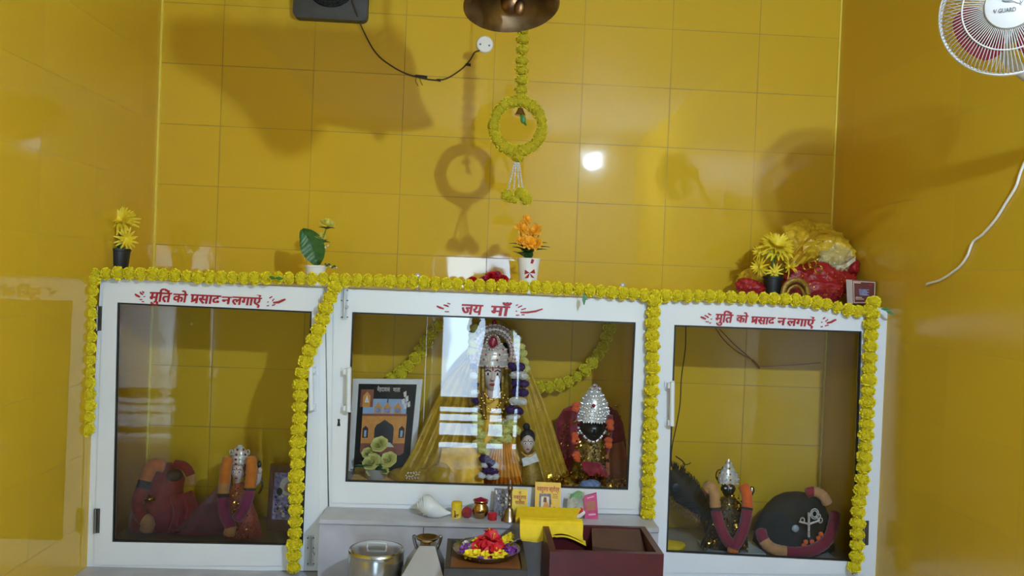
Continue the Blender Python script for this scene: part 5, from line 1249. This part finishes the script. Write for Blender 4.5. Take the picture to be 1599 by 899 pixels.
# ------------------------------------------------------------------ things on the ledge
LY = -.725; ls = mpp(LY); E_ = ZL + .0005
def onl(px, Y=LY): return Vector((at(px, 800, Y).x, Y, ZL))
# conch
cn = thing('conch_shell', onl(676), 'white conch shell lying at the left end of the ledge', 'conch')
m = MB(); P_ = [(650, 790, 3), (654, 788, 9), (660, 788, 14), (667, 790, 16.5), (674, 792, 16), (682, 795, 13), (689, 798, 9), (696, 800, 5), (704, 801, 1.5)]
nn = 28; vs = []
for i, (x, y, r_) in enumerate(P_):
    c = at(x, y, LY)
    for j in range(nn):
        a = 2 * PI * j / nn; q = 1 + .16 * math.cos(a - i * .75) + .05 * math.cos(3 * a + i)
        z = c.z + r_ * ls * q * math.sin(a) * .92; vs.append(Vector((c.x + .2 * r_ * ls * math.sin(a), LY + r_ * ls * q * math.cos(a), max(z, E_))))
m.add(vs, [(i * nn + j, i * nn + (j + 1) % nn, (i + 1) * nn + (j + 1) % nn, (i + 1) * nn + j) for i in range(len(P_) - 1) for j in range(nn)] + [tuple(range(nn)), tuple(range(len(vs) - 1, len(vs) - nn - 1, -1))])
m.build('shell_body', m_conch, parent=cn)
m = MB(); 
for k in range(4): m.tube([at(651 + 3.2 * k + 1.5 * math.sin(a), 789 - (6 + 3.2 * k) * math.cos(a), LY - (6 + 3.0 * k) * ls * math.sin(a) - .001) for a in [PI * i / 10 for i in range(11)]], .0022, 6)
m.build('whorl_ridge', m_conch, parent=cn)
# jar
t = thing('small_jar', onl(713), 'small yellow jar with brown picture next to the conch shell', 'jar'); c = onl(713); h = (808 - 784) * ls
MB().lathe([(.001, .0005), (8 * ls, .0005), (8 * ls, h * .72), (.001, h * .72)], c, 20).build('jar_body', m_paper, parent=t); MB().lathe([(8.4 * ls, h * .72), (8.4 * ls, h * .98), (7.8 * ls, h), (.001, h)], c, 20).build('lid', m_yellowc, parent=t)
m = MB(); m.add([c + Vector((x * ls, -8 * ls - .0006 + abs(x) * .2 * ls, z * h)) for x, z in ((-4, .08), (-1, .06), (2, .1), (4, .3), (1, .28), (-2, .5), (-4, .52), (-3, .3))], [tuple(range(8))]); m.build('picture', m_brownp, parent=t, smooth=False)
m = MB(); c = onl(729); c.z += 8.5 * ls; blob(m, c, (8 * ls, 8 * ls, 8.5 * ls), 3, .18, 40, 24, 16, 0, E_); tag(m.build('thread_ball', m_redc, org=onl(729)), 'dark red ball of thread between yellow jar and brass pot', 'thread')
# lota
t = thing('brass_pot', onl(750), 'round polished brass water pot with red petals at its mouth', 'pot'); c = onl(750); k_ = ls
MB().lathe([(.001, .0005), (7 * k_, .0005), (7.5 * k_, 1 * k_), (11 * k_, 5 * k_), (13 * k_, 11 * k_), (12.2 * k_, 17 * k_), (8.5 * k_, 22 * k_), (8.3 * k_, 24 * k_), (12.5 * k_, 27.5 * k_), (12.2 * k_, 28.2 * k_), (7.8 * k_, 25 * k_), (7.2 * k_, 22 * k_), (.001, 20 * k_)], c, 32).build('pot_body', m_brass, parent=t)
m = MB()
for dx, dy, dz in ((-4, -2, 29), (3, -3, 30), (0, 3, 30), (5, 2, 28)): rose(c + Vector((dx * k_, dy * k_, (dz - 3) * k_)), Vector((dx * .1, -.3, 1)), 6 * k_, m)
tag(m.build('petals', mat('rose_petal', '#a8123c', .6, var=.15), org=c), 'dark red petals heaped in the mouth of the brass pot', 'petals', kind='stuff')
t = thing('powder_box', onl(769, -.745), 'tiny round red powder box in front of the grey card', 'box'); c = onl(769, -.745)
MB().lathe([(.001, .0005), (7 * k_, .0005), (7 * k_, 6 * k_), (.001, 6 * k_)], c, 20).build('base', m_redb, parent=t); MB().lathe([(7.5 * k_, 6 * k_), (7.5 * k_, 10 * k_), (6.5 * k_, 11 * k_), (.001, 11 * k_)], c, 20).build('lid', mat('red_lid', '#b01828', .4), parent=t)
# cards and booklets
def booklet(name, label, q, Y0, Y1, m, th=.005, cat='booklet'):
    (tl, tr, br, bl) = q; P = [at(*tl, Y1), at(*tr, Y1), at(br[0], br[1], Y0), at(bl[0], bl[1], Y0)]
    dz = ZL + .0005 - min(P[2].z, P[3].z)
    P[2].z = P[3].z = ZL + .0005
    t = thing(name, (P[2] + P[3]) / 2, label, cat); b = MB(); b.prism(P, (0, th, .0), 0); return t, b.build('cover', m, parent=t, smooth=False), P
def onbk(P, u, v, off=.0008): a = P[0].lerp(P[1], u); b = P[3].lerp(P[2], u); return a.lerp(b, v) + Vector((0, -off, 0))
t, o, P = booklet('picture_card', 'grey printed picture card leaning behind the brass handbell', [(772, 762), (795, 763), (793, 805), (771, 805)], -.69, -.665, m_greyp, .003, 'card')
m = MB(); rnd = random.Random(2)
for k in range(40):
    u, v = rnd.uniform(.05, .85), rnd.uniform(.05, .9); m.add([onbk(P, u, v, .0008 + .0001 * k / 40), onbk(P, u + .1, v, .0008), onbk(P, u + .12, v + .09, .0008), onbk(P, u + .02, v + .08, .0008)], [(0, 1, 2, 3)], k % 3)
m.build('picture', [m_printd, m_cream, m_bluec], parent=o, smooth=False)
def bwrite(m, P, s, u0, u1, v0, v1, mi, bold=.02):
    vs, fs = text_geo(s, bold); a, b = min(p[0] for p in vs), max(p[0] for p in vs)
    m.add([onbk(P, u0 + (u1 - u0) * (x - a) / (b - a), v1 + (v0 - v1) * z / DEVH, .0012) for x, z in vs], fs, mi)
t, o, P = booklet('booklet', 'small yellow prayer booklet standing right behind the brass handbell', [(800, 763), (824, 764), (823, 806), (799, 806)], -.69, -.665, m_paper)
m = MB(); bwrite(m, P, '\u0936\u094d\u0930\u0940', .40, .58, .10, .18, 0); bwrite(m, P, '\u0928\u0935\u0926\u0941\u0930\u0917\u093e', .08, .92, .24, .36, 0); bwrite(m, P, '\u091a\u093e\u0932\u0940\u0938\u093e', .2, .82, .44, .55, 0); bwrite(m, P, '\u092a\u093e\u0920', .42, .6, .70, .76, 1); m.build('lettering', [m_redp, m_brownp], parent=o, smooth=False)
t, o, P = booklet('booklet', 'larger golden prayer booklet with red title behind the yellow folded cloth', [(836, 752), (876, 754), (875, 808), (835, 807)], -.70, -.665, m_papery)
m = MB(); bwrite(m, P, '\u0928\u0935\u0926\u0941\u0930\u0917\u093e \u0938\u094d\u0924\u094b\u0924\u094d\u0930', .06, .94, .14, .25, 0)
def BQ(pts, mi, off): m.add([onbk(P, u, v, off) for u, v in pts], [tuple(range(len(pts)))], mi)
BQ([(.16, .32), (.62, .32), (.62, .82), (.16, .82)], 2, .001); BQ([(.24, .40), (.54, .40), (.56, .82), (.22, .82)], 3, .0013)
BQ([(.34, .42), (.44, .42), (.46, .56), (.32, .56)], 1, .0016); BQ([(.36, .56), (.50, .56), (.62, .82), (.26, .82)], 4, .0017); BQ([(.56, .50), (.62, .46), (.64, .62), (.57, .62)], 1, .0016); BQ([(.66, .70), (.78, .68), (.84, .82), (.62, .82)], 1, .0016)
stroke_v = [(.66, .34), (.86, .34)]
for k in range(3): BQ([(.68, .32 + .05 * k), (.88, .32 + .05 * k), (.88, .335 + .05 * k), (.68, .335 + .05 * k)], 1, .001)
BQ([(.18, .90), (.8, .90), (.8, .95), (.18, .95)], 0, .001)
m.build('lettering', [m_redp, m_brownp, m_greyp, m_cream, m_ochre], parent=o, smooth=False)
# handbell
HBY = -.755; t = thing('handbell', onl(795, HBY), 'small brass handbell with tall ringed handle on the ledge', 'bell'); c = onl(795, HBY); k_ = mpp(HBY)
m_hb = mat('old_bell_metal', '#8a7c70', .3, 1.0, var=.2, scale=30)
MB().lathe([(11.5 * k_, .0005), (12.2 * k_, 1 * k_), (11 * k_, 4 * k_), (8 * k_, 10 * k_), (6.6 * k_, 17 * k_), (4.5 * k_, 20.5 * k_), (.001, 21 * k_)], c, 28).build('bell_cup', m_hb, parent=t)
MB().lathe([(3 * k_, 20.5 * k_), (2.6 * k_, 23 * k_), (3.6 * k_, 25 * k_), (2.4 * k_, 27 * k_), (2.4 * k_, 33 * k_), (3.4 * k_, 35 * k_), (2.4 * k_, 37 * k_), (2.4 * k_, 43 * k_), (3.6 * k_, 46 * k_), (4.6 * k_, 50 * k_), (3.8 * k_, 54 * k_), (1.8 * k_, 56 * k_), (2.6 * k_, 59 * k_), (1.2 * k_, 63 * k_), (.001, 65 * k_)], c, 20).build('grip', m_hb, parent=t)
# packets
t = thing('incense_packet', onl(921, -.70), 'upright pink packet with brown window at the right end of the ledge', 'packet'); P = [at(912, 775, -.685), at(931, 770, -.685), at(934, 806, -.70), at(913, 808, -.70)]
P[2].z = P[3].z = E_
m = MB(); m.prism(P, (.004, .018, 0)); o = m.build('box', m_pinkp, parent=t, smooth=False)
m = MB(); m.add([onbk(P, *uv) for uv in ((.16, .28), (.84, .26), (.84, .62), (.16, .64))], [(0, 1, 2, 3)], 0); m.add([onbk(P, *uv) for uv in ((.25, .08), (.8, .07), (.8, .12), (.25, .13))], [(0, 1, 2, 3)], 1); m.add([onbk(P, *uv) for uv in ((.3, .78), (.85, .77), (.85, .84), (.3, .85))], [(0, 1, 2, 3)], 1); m.build('printing', [mat('tan_print', '#a86a50', .5), mat('pale_pink_print', '#e2a8c4', .5)], parent=o, smooth=False)
t = thing('plastic_packet', onl(898, -.69), 'clear and green plastic packet leaning beside the pink packet', 'packet')
m = MB(); rows = []
for i in range(9):
    tt = i / 8; rows.append([at(887 + 26 * j / 8 - 2 * tt, 770 - 4 * j / 8 + 34 * tt + 2 * math.sin(j + i), -.675 - .012 * math.sin(1.1 * j + i * .8)) for j in range(9)])
for r_ in rows:
    for p in r_: p.z = max(p.z, E_)
m.shell(rows, (0, .003, 0)); o = m.build('film', sheer_mat('packet_film', '#d6d8cc', .75, .15), parent=t)
m = MB(); m.shell([[p + Vector((0, -.003, 0)) for p in r_[1:8]] for r_ in rows[0:3]], (0, -.001, 0)); m.build('green_band', mat('green_print', '#7fae84', .4), parent=o)
t = thing('sweet_packet', onl(899, -.692), 'crumpled red and white packet at the foot of the green plastic packet', 'packet')
m = MB(); c = onl(899, -.692) + Vector((0, 0, .022)); blob(m, c, (15 * ls, .014, 8.5 * ls), 6, .3, 26, 28, 18, 0, E_)
m.m = [1 if (i // 3) % 3 else 0 for i in range(len(m.f))]; m.build('wrapper', [m_redf, m_whitedull], parent=t)

# ------------------------------------------------------------------ lower things in front of the ledge
# steel container
SYd = -1.08; sd_ = mpp(SYd); c = at(588, 858, SYd); zt = c.z; t = thing('steel_container', Vector((c.x, SYd, ZP)), 'round lidded stainless steel container below the ledge', 'container'); rr = 43 * sd_
MB().lathe([(.001, .001), (rr * .93, .001), (rr * .96, .01), (rr * .96, zt - ZP - .01), (.001, zt - ZP - .01)], (c.x, SYd, ZP), 48).build('drum', m_silver, parent=t)
lo_ = MB().lathe([(rr * .975, -.055), (rr * 1.0, -.055), (rr * 1.0, -.016), (rr * .99, -.008), (rr * 1.01, -.002), (rr * .985, .004), (rr * .93, .002), (rr * .90, .006), (rr * .3, .010), (.001, .010)], (c.x, SYd, zt), 48).build('lid', m_silver, parent=t)
m = MB(); hx0 = c.x; m.tube(smoothpath([Vector((hx0 - .036, SYd, zt + .009)), Vector((hx0 - .034, SYd, zt + .020)), Vector((hx0 - .028, SYd, zt + .025)), Vector((hx0 + .028, SYd, zt + .025)), Vector((hx0 + .034, SYd, zt + .020)), Vector((hx0 + .036, SYd, zt + .009))], 4), .0038, 8); m.build('handle', m_steel, parent=lo_)
# sheet metal funnel with lamp cup
PYm = -1.15; t = thing('lamp_stand', Vector((at(663, 880, PYm).x, PYm, ZP)), 'tapering sheet metal stand carrying a small brass lamp cup', 'lamp stand')
zt = at(665, 848, PYm).z; x0 = at(667, 848, PYm).x; k_ = mpp(PYm)
m = MB(); T_ = [Vector((x0 + dx * k_, PYm + dy, zt)) for dx, dy in ((-11, .03), (13, .03), (13, -.03), (-11, -.03))]; zm = at(660, 898, PYm - .08).z
M_ = [Vector((x0 + dx * k_, PYm + dy, zm)) for dx, dy in ((-34, .10), (27, .10), (29, -.11), (-36, -.11))]; Bm_ = [Vector((p.x, p.y, ZP + .001)) for p in M_]
m.add(T_ + M_ + Bm_, [(3, 2, 1, 0)] + [(i, (i + 1) % 4, 4 + (i + 1) % 4, 4 + i) for i in range(4)] + [(4 + i, 4 + (i + 1) % 4, 8 + (i + 1) % 4, 8 + i) for i in range(4)] + [(8, 9, 10, 11)]); m.build('stand_body', m_pyr, parent=t, smooth=False)
m = MB(); m.lathe([(.001, .0), (.014, .0), (.011, .004), (.024, .008), (.040, .018), (.042, .024), (.038, .024), (.024, .016), (.001, .014)], (x0, PYm, zt + .0), 28); m.build('lamp_cup', m_brass, parent=t)
for sx in (-1, 1): MB().tube(smoothpath([Vector((x0 + sx * .041, PYm, zt + .022)), Vector((x0 + sx * .050, PYm, zt + .026)), Vector((x0 + sx * .046, PYm, zt + .006)), Vector((x0 + sx * .036, PYm, zt - .022))], 4), .006, 7).build('side_strap', m_dsteel, parent=t)
# wooden stool under the plate
bl_, br_, fl_, fr_ = at(705, 836, -1.02), at(826, 838, -1.02), at(693, 886, -1.35), at(822, 893, -1.35)
zs = at(765, 886, -1.33).z
xs0, xs1 = at(700, 880, -1.33).x - .012, at(822, 880, -1.33).x + .004
t = thing('wooden_stand', Vector(((xs0 + xs1) / 2, -1.19, ZP)), 'square wooden stand with dark metal rim under the flower plate', 'stand')
m = MB(); box2(m, xs0 + .012, xs1 - .012, -1.338, -1.032, ZP + .001, zs - .026); m.build('body', m_wood, parent=t, smooth=False)
m = MB(); oo = [Vector((xs0, -1.35, zs - .025)), Vector((xs1, -1.35, zs - .025)), Vector((xs1, -1.02, zs - .025)), Vector((xs0, -1.02, zs - .025))]; ii = [Vector((xs0 + .018, -1.332, zs - .025)), Vector((xs1 - .018, -1.332, zs - .025)), Vector((xs1 - .018, -1.038, zs - .025)), Vector((xs0 + .018, -1.038, zs - .025))]
m.ring(oo, ii, (0, 0, .025)); m.build('rim', m_dmetal, parent=t, smooth=False)
m = MB(); box2(m, xs0 + .019, xs1 - .019, -1.331, -1.039, zs - .0255, zs - .010); m.build('top', m_wood, parent=t, smooth=False)
# flower plate
pc_ = ground(760, 857, zs + .012); k_ = mpp(pc_.y); t = thing('flower_plate', Vector((pc_.x, pc_.y, zs)), 'round steel plate holding red and yellow flowers on the wooden stand', 'plate'); pr = 53 * k_
z0 = zs - .0095
MB().lathe([(.001, .0005), (pr * .72, .0005), (pr * .80, .004), (pr * .93, .022), (pr * 1.0, .026), (pr * 1.0, .028), (pr * .92, .0245), (pr * .78, .008), (pr * .70, .004), (.001, .004)], (pc_.x, pc_.y, z0), 48).build('plate', m_silver, parent=t)
def onp(px, py, dz=.02): return ground(px, py, z0 + dz)
m = MB()
for x, y, dz, ax, r_ in ((757, 850, .03, (-.1, -.5, .8), 21), (768, 846, .05, (.2, -.3, .9), 22), (770, 860, .03, (.4, -.7, .6), 17), (748, 856, .03, (-.6, -.5, .6), 15), (764, 838, .05, (0, .2, 1), 18)):
    mm_ = MB(); bloom(onp(x, y, dz), Vector(ax), r_ * k_, 6, 2, 0, mm_, wd=.36, curl=.22); fo2 = thing('hibiscus_flower', onp(x, y, dz), 'red hibiscus flower heaped in the middle of the steel plate', 'flower', 'red hibiscus on the plate'); mm_.build('petals', m_redf, parent=fo2)
    yy = MB(); a_ = Vector(ax).normalized(); yy.tube([onp(x, y, dz), onp(x, y, dz) + a_ * r_ * k_ * .7], .002, 5); yy.ball(onp(x, y, dz) + a_ * r_ * k_ * .72, .004, 6, 4); yy.build('stamen', m_petalo, parent=fo2)
for x, y, r_ in ((744, 866, 11), (757, 868, 10), (790, 846, 13), (784, 852, 10), (783, 866, 10), (732, 866, 10), (745, 846, 9), (796, 838, 9), (774, 868, 8)):
    mm_ = MB(); bloom(onp(x, y, .022), Vector((R(-.4, .4), -.5, .8)), r_ * k_, 6, 2, 0, mm_, wd=.34, curl=.1); tag(mm_.build('yellow_flower', mat('bright_yellow_petal', '#e6cc1c', .6, var=.1), org=onp(x, y, .022)), 'bright yellow flower lying on the steel plate round the hibiscus', 'flower', 'yellow flowers on the plate')
for x, y, r_ in ((724, 858, 9), (731, 852, 7), (792, 858, 9), (803, 857, 7), (750, 872, 6), (797, 862, 7)):
    mm_ = MB(); bloom(onp(x, y, .018), Vector((R(-.3, .3), -.4, .8)), r_ * k_, 7, 2, 0, mm_, wd=.28, curl=.1); tag(mm_.build('purple_flower', m_purple, org=onp(x, y, .018)), 'small purple flower near the rim of the steel plate', 'flower', 'purple flowers on the plate')
for x, y, r_ in ((737, 855, 7), (735, 862, 6), (727, 848, 6)):
    mm_ = MB(); bloom(onp(x, y, .020), Vector((0, -.4, .8)), r_ * k_, 6, 2, 0, mm_, wd=.34, curl=.1); tag(mm_.build('white_flower', m_whitef, org=onp(x, y, .02)), 'small white flower at the left side of the steel plate', 'flower', 'white flowers on the plate')
mm_ = MB()
for k in range(10): petal(mm_, onp(R(718, 745), R(846, 856), .012), Vector((R(-1, 1), R(-1, 1), R(.1, .5))), Vector((0, 0, 1)), .03, .007, 0, .2)
tag(mm_.build('leaf_bits', m_green, org=onp(730, 850, .012)), 'scattered green leaf bits at the left side of the steel plate', 'leaves', kind='stuff')
t2 = thing('foil_sachet', onp(800, 850, .03), 'small lilac foil sachet leaning on the right edge of the flower plate', 'sachet'); a_, b_ = onp(786, 855, .03), onp(812, 845, .038)
mm_ = MB(); mm_.shell([[a_.lerp(b_, u / 5) + Vector((0, -.004, -.014 * (v_ / 3) + .020 + .003 * math.sin(u * 2 + v_))) + Vector((0, .03 * v_ / 3 - .03, 0)) for u in range(6)] for v_ in range(4)], (0, .002, .001)); mm_.build('foil', mat('lilac_foil', '#a898b4', .25, .5, var=.2, scale=60), parent=t2)
# dark red box, lid ajar
zb2 = .815
c1, c2, c3, c4 = ground(849, 819, zb2), ground(1004, 820, zb2), ground(1037, 862, zb2), ground(858, 864, zb2)
y0b, y1b = (c3.y + c4.y) / 2, (c1.y + c2.y) / 2; x0b, x1b = (c1.x + c4.x) / 2, (c2.x + c3.x) / 2
t = thing('wooden_box', Vector(((x0b + x1b) / 2, (y0b + y1b) / 2, ZP)), 'large dark red wooden box with open top at lower right', 'box')
m = MB(); wt = .022
box2(m, x0b, x1b, y0b, y0b + wt, ZP + .001, zb2); box2(m, x0b, x1b, y1b - wt, y1b, ZP + .001, zb2); box2(m, x0b, x0b + wt, y0b + wt, y1b - wt, ZP + .001, zb2); box2(m, x1b - wt, x1b, y0b + wt, y1b - wt, ZP + .001, zb2); box2(m, x0b + wt, x1b - wt, y0b + wt, y1b - wt, ZP + .001, ZP + .02)
m.build('box_body', m_dwood, parent=t, smooth=False)
m = MB(); L0 = [Vector((x0b + .20, y0b + .10, zb2 - .10)), Vector((x1b - wt - .004, y0b + .10, zb2 - .10)), Vector((x1b - wt - .004, y1b - wt - .004, zb2 + .006)), Vector((x0b + .10, y1b - wt - .004, zb2 + .006))]
xl_ = at(918, 830, y1b).x; L0 = [Vector((xl_, y1b - .13, zb2 - .040)), Vector((x1b - wt - .004, y1b - .15, zb2 - .050)), Vector((x1b - wt - .004, y1b - wt - .003, zb2 - .004)), Vector((xl_ + .01, y1b - wt - .003, zb2 - .004))]
m.prism(L0, (0, 0, -.014)); lo2 = m.build('lid', mat('brown_lid_wood', '#4e342a', .4, var=.2, scale=10), parent=t, smooth=False)

# yellow cloth
t = thing('folded_cloth', at(860, 800, -.74), 'bright yellow folded cloth hanging from the ledge over the dark red box', 'cloth')
xa0, xb0 = 806, 905
rows = []
def cl_(px, pe):
    xx = at(px, 820, y1b).x
    return [at(px - 3, 793 + (px > 850) * 3, -.715), Vector((xx, -.82, ZL + .012)), Vector((xx, y1b + .03, zb2 + .006)), Vector((xx, y1b - .005, zb2 + .013)), Vector((xx, y1b - wt - .006, zb2 + .006)), at(px + 1, pe - 8, y1b - wt - .022), at(px + 2, pe, y1b - wt - .026)]
A_ = smoothpath(cl_(811, 842), 5); B_ = smoothpath(cl_(909, 844), 5)
for i in range(len(A_)):
    tt = i / (len(A_) - 1); row = []
    for j in range(29):
        u = j / 28; p = A_[i].lerp(B_[i], u); p.z += max(0, tt - .75) * 4 * (.022 * math.sin(PI * min(1, max(0, (u - .25) / .75)))) + .003 * math.sin(9 * u + 2 * tt) * tt
        if tt < .35: p.z = max(p.z, ZL + .002)
        row.append(p)
    rows.append(row)
MB().shell(rows, (0, .006, .006)).build('upper_layer', m_yellowc, parent=t)
rows2 = [[p + Vector((.004 + .008 * (j / 28), .004, -.006 - .012 * (j / 28 if j > 14 else .2))) for j, p in enumerate(r_)] for r_ in rows[26:]]
MB().shell(rows2, (0, .004, .004)).build('lower_layer', m_yellowc, parent=t)
# ------------------------------------------------------------------ unseen bowl added above the frame, shaped to cast the soft shadow at upper left
HLY = -2.2; f_ = (LAMP.y - 0) / (LAMP.y - HLY)
W_ = at(455, 140, 0); hp = LAMP + (W_ - LAMP) * ((HLY - LAMP.y) / (0 - LAMP.y)); sc_ = (HLY - LAMP.y) / (0 - LAMP.y) * mpp(0)
t = thing('shadow_caster_bowl', hp, 'unseen wide brass bowl added above the view to cast the wall shadow', 'lamp')
pr_ = [(.001, -104), (16, -100), (34, -86), (60, -40), (100, 0), (155, 40), (160, 62), (158, 92), (148, 100), (140, 90), (90, 10), (30, -60), (.001, -70)]
MB().lathe([(max(.001, a * sc_), b * sc_) for a, b in pr_], hp, 40).build('bowl', m_brass, parent=t)
m = MB()
for k in range(3):
    a = 2 * PI * k / 3 + .3; m.tube([hp + Vector((150 * sc_ * math.cos(a), 150 * sc_ * math.sin(a), 97 * sc_)), Vector((hp.x, hp.y, min(ZC - .02, hp.z + .42)))], .004, 6)
m.tube([Vector((hp.x, hp.y, min(ZC - .021, hp.z + .42))), Vector((hp.x, hp.y, ZC - .001))], .006, 6); m.build('chain', m_bell, parent=t)

# ------------------------------------------------------------------ photographer (seen only as a dark reflection in the glass)
ph = thing('person', Vector((.19, -4.66, 0)), 'person in dark shirt holding up a phone, seen as a reflection in the glass', 'person')
def skin(name, verts, edges, mats_, par, sub=2):
    me = bpy.data.meshes.new(name); me.from_pydata([v[:3] for v in verts], edges, []); o = bpy.data.objects.new(name, me); COL.objects.link(o)
    md = o.modifiers.new('skin', 'SKIN'); sv = me.skin_vertices[0].data
    for i, v in enumerate(verts): sv[i].radius = (v[3], v[4] if len(v) > 4 else v[3])
    sv[0].use_root = True
    s_ = o.modifiers.new('sub', 'SUBSURF'); s_.levels = sub; s_.render_levels = sub; md.use_smooth_shade = True
    dg = bpy.context.evaluated_depsgraph_get(); m2 = bpy.data.meshes.new_from_object(o.evaluated_get(dg)); bpy.data.objects.remove(o); bpy.data.meshes.remove(me)
    m2.name = name; m2.materials.clear()
    for mm in mats_: m2.materials.append(mm)
    n = bpy.data.objects.new(name, m2); COL.objects.link(n); n.parent = par; n.location = Vector((0, 0, 0)) - ORG[par.name]; ORG[n.name] = ORG[par.name]; return n
X0, Y0 = .19, -4.66
V = [(X0, Y0, .98, .15, .11), (X0, Y0, 1.15, .14, .10), (X0, Y0, 1.34, .17, .11), (X0, Y0, 1.46, .13, .09), (X0, Y0, 1.53, .055), (X0, Y0 + .01, 1.58, .055),
     (X0 - .19, Y0, 1.44, .06), (X0 - .26, Y0 + .08, 1.24, .048), (X0 - .22, Y0 + .26, 1.44, .036), (X0 - .215, Y0 + .34, 1.60, .026),
     (X0 + .19, Y0, 1.44, .06), (X0 + .22, Y0 + .08, 1.22, .048), (X0 + .02, Y0 + .26, 1.44, .036), (X0 - .12, Y0 + .34, 1.60, .026),
     (X0 - .10, Y0, .92, .10), (X0 - .11, Y0 + .01, .50, .065), (X0 - .12, Y0 - .01, .10, .042), (X0 - .12, Y0 + .14, .04, .036),
     (X0 + .10, Y0, .92, .10), (X0 + .11, Y0 + .01, .50, .065), (X0 + .12, Y0 - .01, .10, .042), (X0 + .12, Y0 + .14, .04, .036)]
Ed = [(0, 1), (1, 2), (2, 3), (3, 4), (4, 5), (3, 6), (6, 7), (7, 8), (8, 9), (3, 10), (10, 11), (11, 12), (12, 13), (0, 14), (14, 15), (15, 16), (16, 17), (0, 18), (18, 19), (19, 20), (20, 21)]
skin('body', V, Ed, [m_cloth_p], ph)
hd = MB(); hc = Vector((X0, Y0 + .02, 1.68)); hd.ball(hc, (.075, .095, .115), 20, 14)
for i, v in enumerate(hd.v):
    q = v - hc
    if q.z < 0: q.x *= 1 + 2.2 * q.z; hd.v[i] = hc + q
hd.loft([(hc + Vector((0, .09, .02)), .008, .008), (hc + Vector((0, .112, -.02)), .014, .014), (hc + Vector((0, .095, -.035)), .012, .01)], 10)
for sx in (-1, 1): hd.ball(hc + Vector((sx * .075, 0, 0)), (.012, .02, .03), 8, 6)
hdo = hd.build('head', m_skinb, parent=ph)
e_ = MB()
for sx in (-1, 1): e_.ball(hc + Vector((sx * .03, .086, .012)), (.013, .006, .007), 8, 5, 0); e_.ball(hc + Vector((sx * .03, .092, .012)), .005, 6, 4, 1)
e_.build('eyes', [m_eyew, m_hair], parent=hdo); MB().ball(hc + Vector((0, .088, -.062)), (.022, .008, .007), 10, 6).build('lips', m_lip, parent=hdo)
hr = MB(); hr.ball(hc + Vector((0, -.018, .028)), (.083, .092, .105), 18, 12); hr.build('hair', m_hair, parent=ph)
for sx, hxp in ((-1, X0 - .215), (1, X0 - .12)):
    hv = [(hxp, Y0 + .34, 1.60, .024), (hxp + sx * .004, Y0 + .372, 1.66, .028, .014), (hxp + sx * .004, Y0 + .39, 1.70, .028, .012)]; he = [(0, 1), (1, 2)]
    for k in range(4):
        b0 = len(hv); dz = .03 - .02 * k
        hv += [(hxp, Y0 + .395, 1.715 + dz * .9, .010), (hxp - sx * .02, Y0 + .412 - .006 * k, 1.735 + dz, .009), (hxp - sx * (.045 - .004 * k), Y0 + .410, 1.738 + dz, .008)]
        he += [(2, b0), (b0, b0 + 1), (b0 + 1, b0 + 2)]
    b0 = len(hv); hv += [(hxp - sx * .022, Y0 + .38, 1.675, .011), (hxp - sx * .040, Y0 + .385, 1.695, .009)]; he += [(1, b0), (b0, b0 + 1)]
    skin('hand', hv, he, [m_skinb], ph)
ph2 = thing('phone', Vector((-.02, -4.245, 1.71)), 'dark phone held up in both hands in front of the face', 'phone')
m = MB(); m.box((X0 - .167, -4.243, 1.735), (.165, .009, .078)); m.build('phone_body', m_black, parent=ph2, smooth=False)
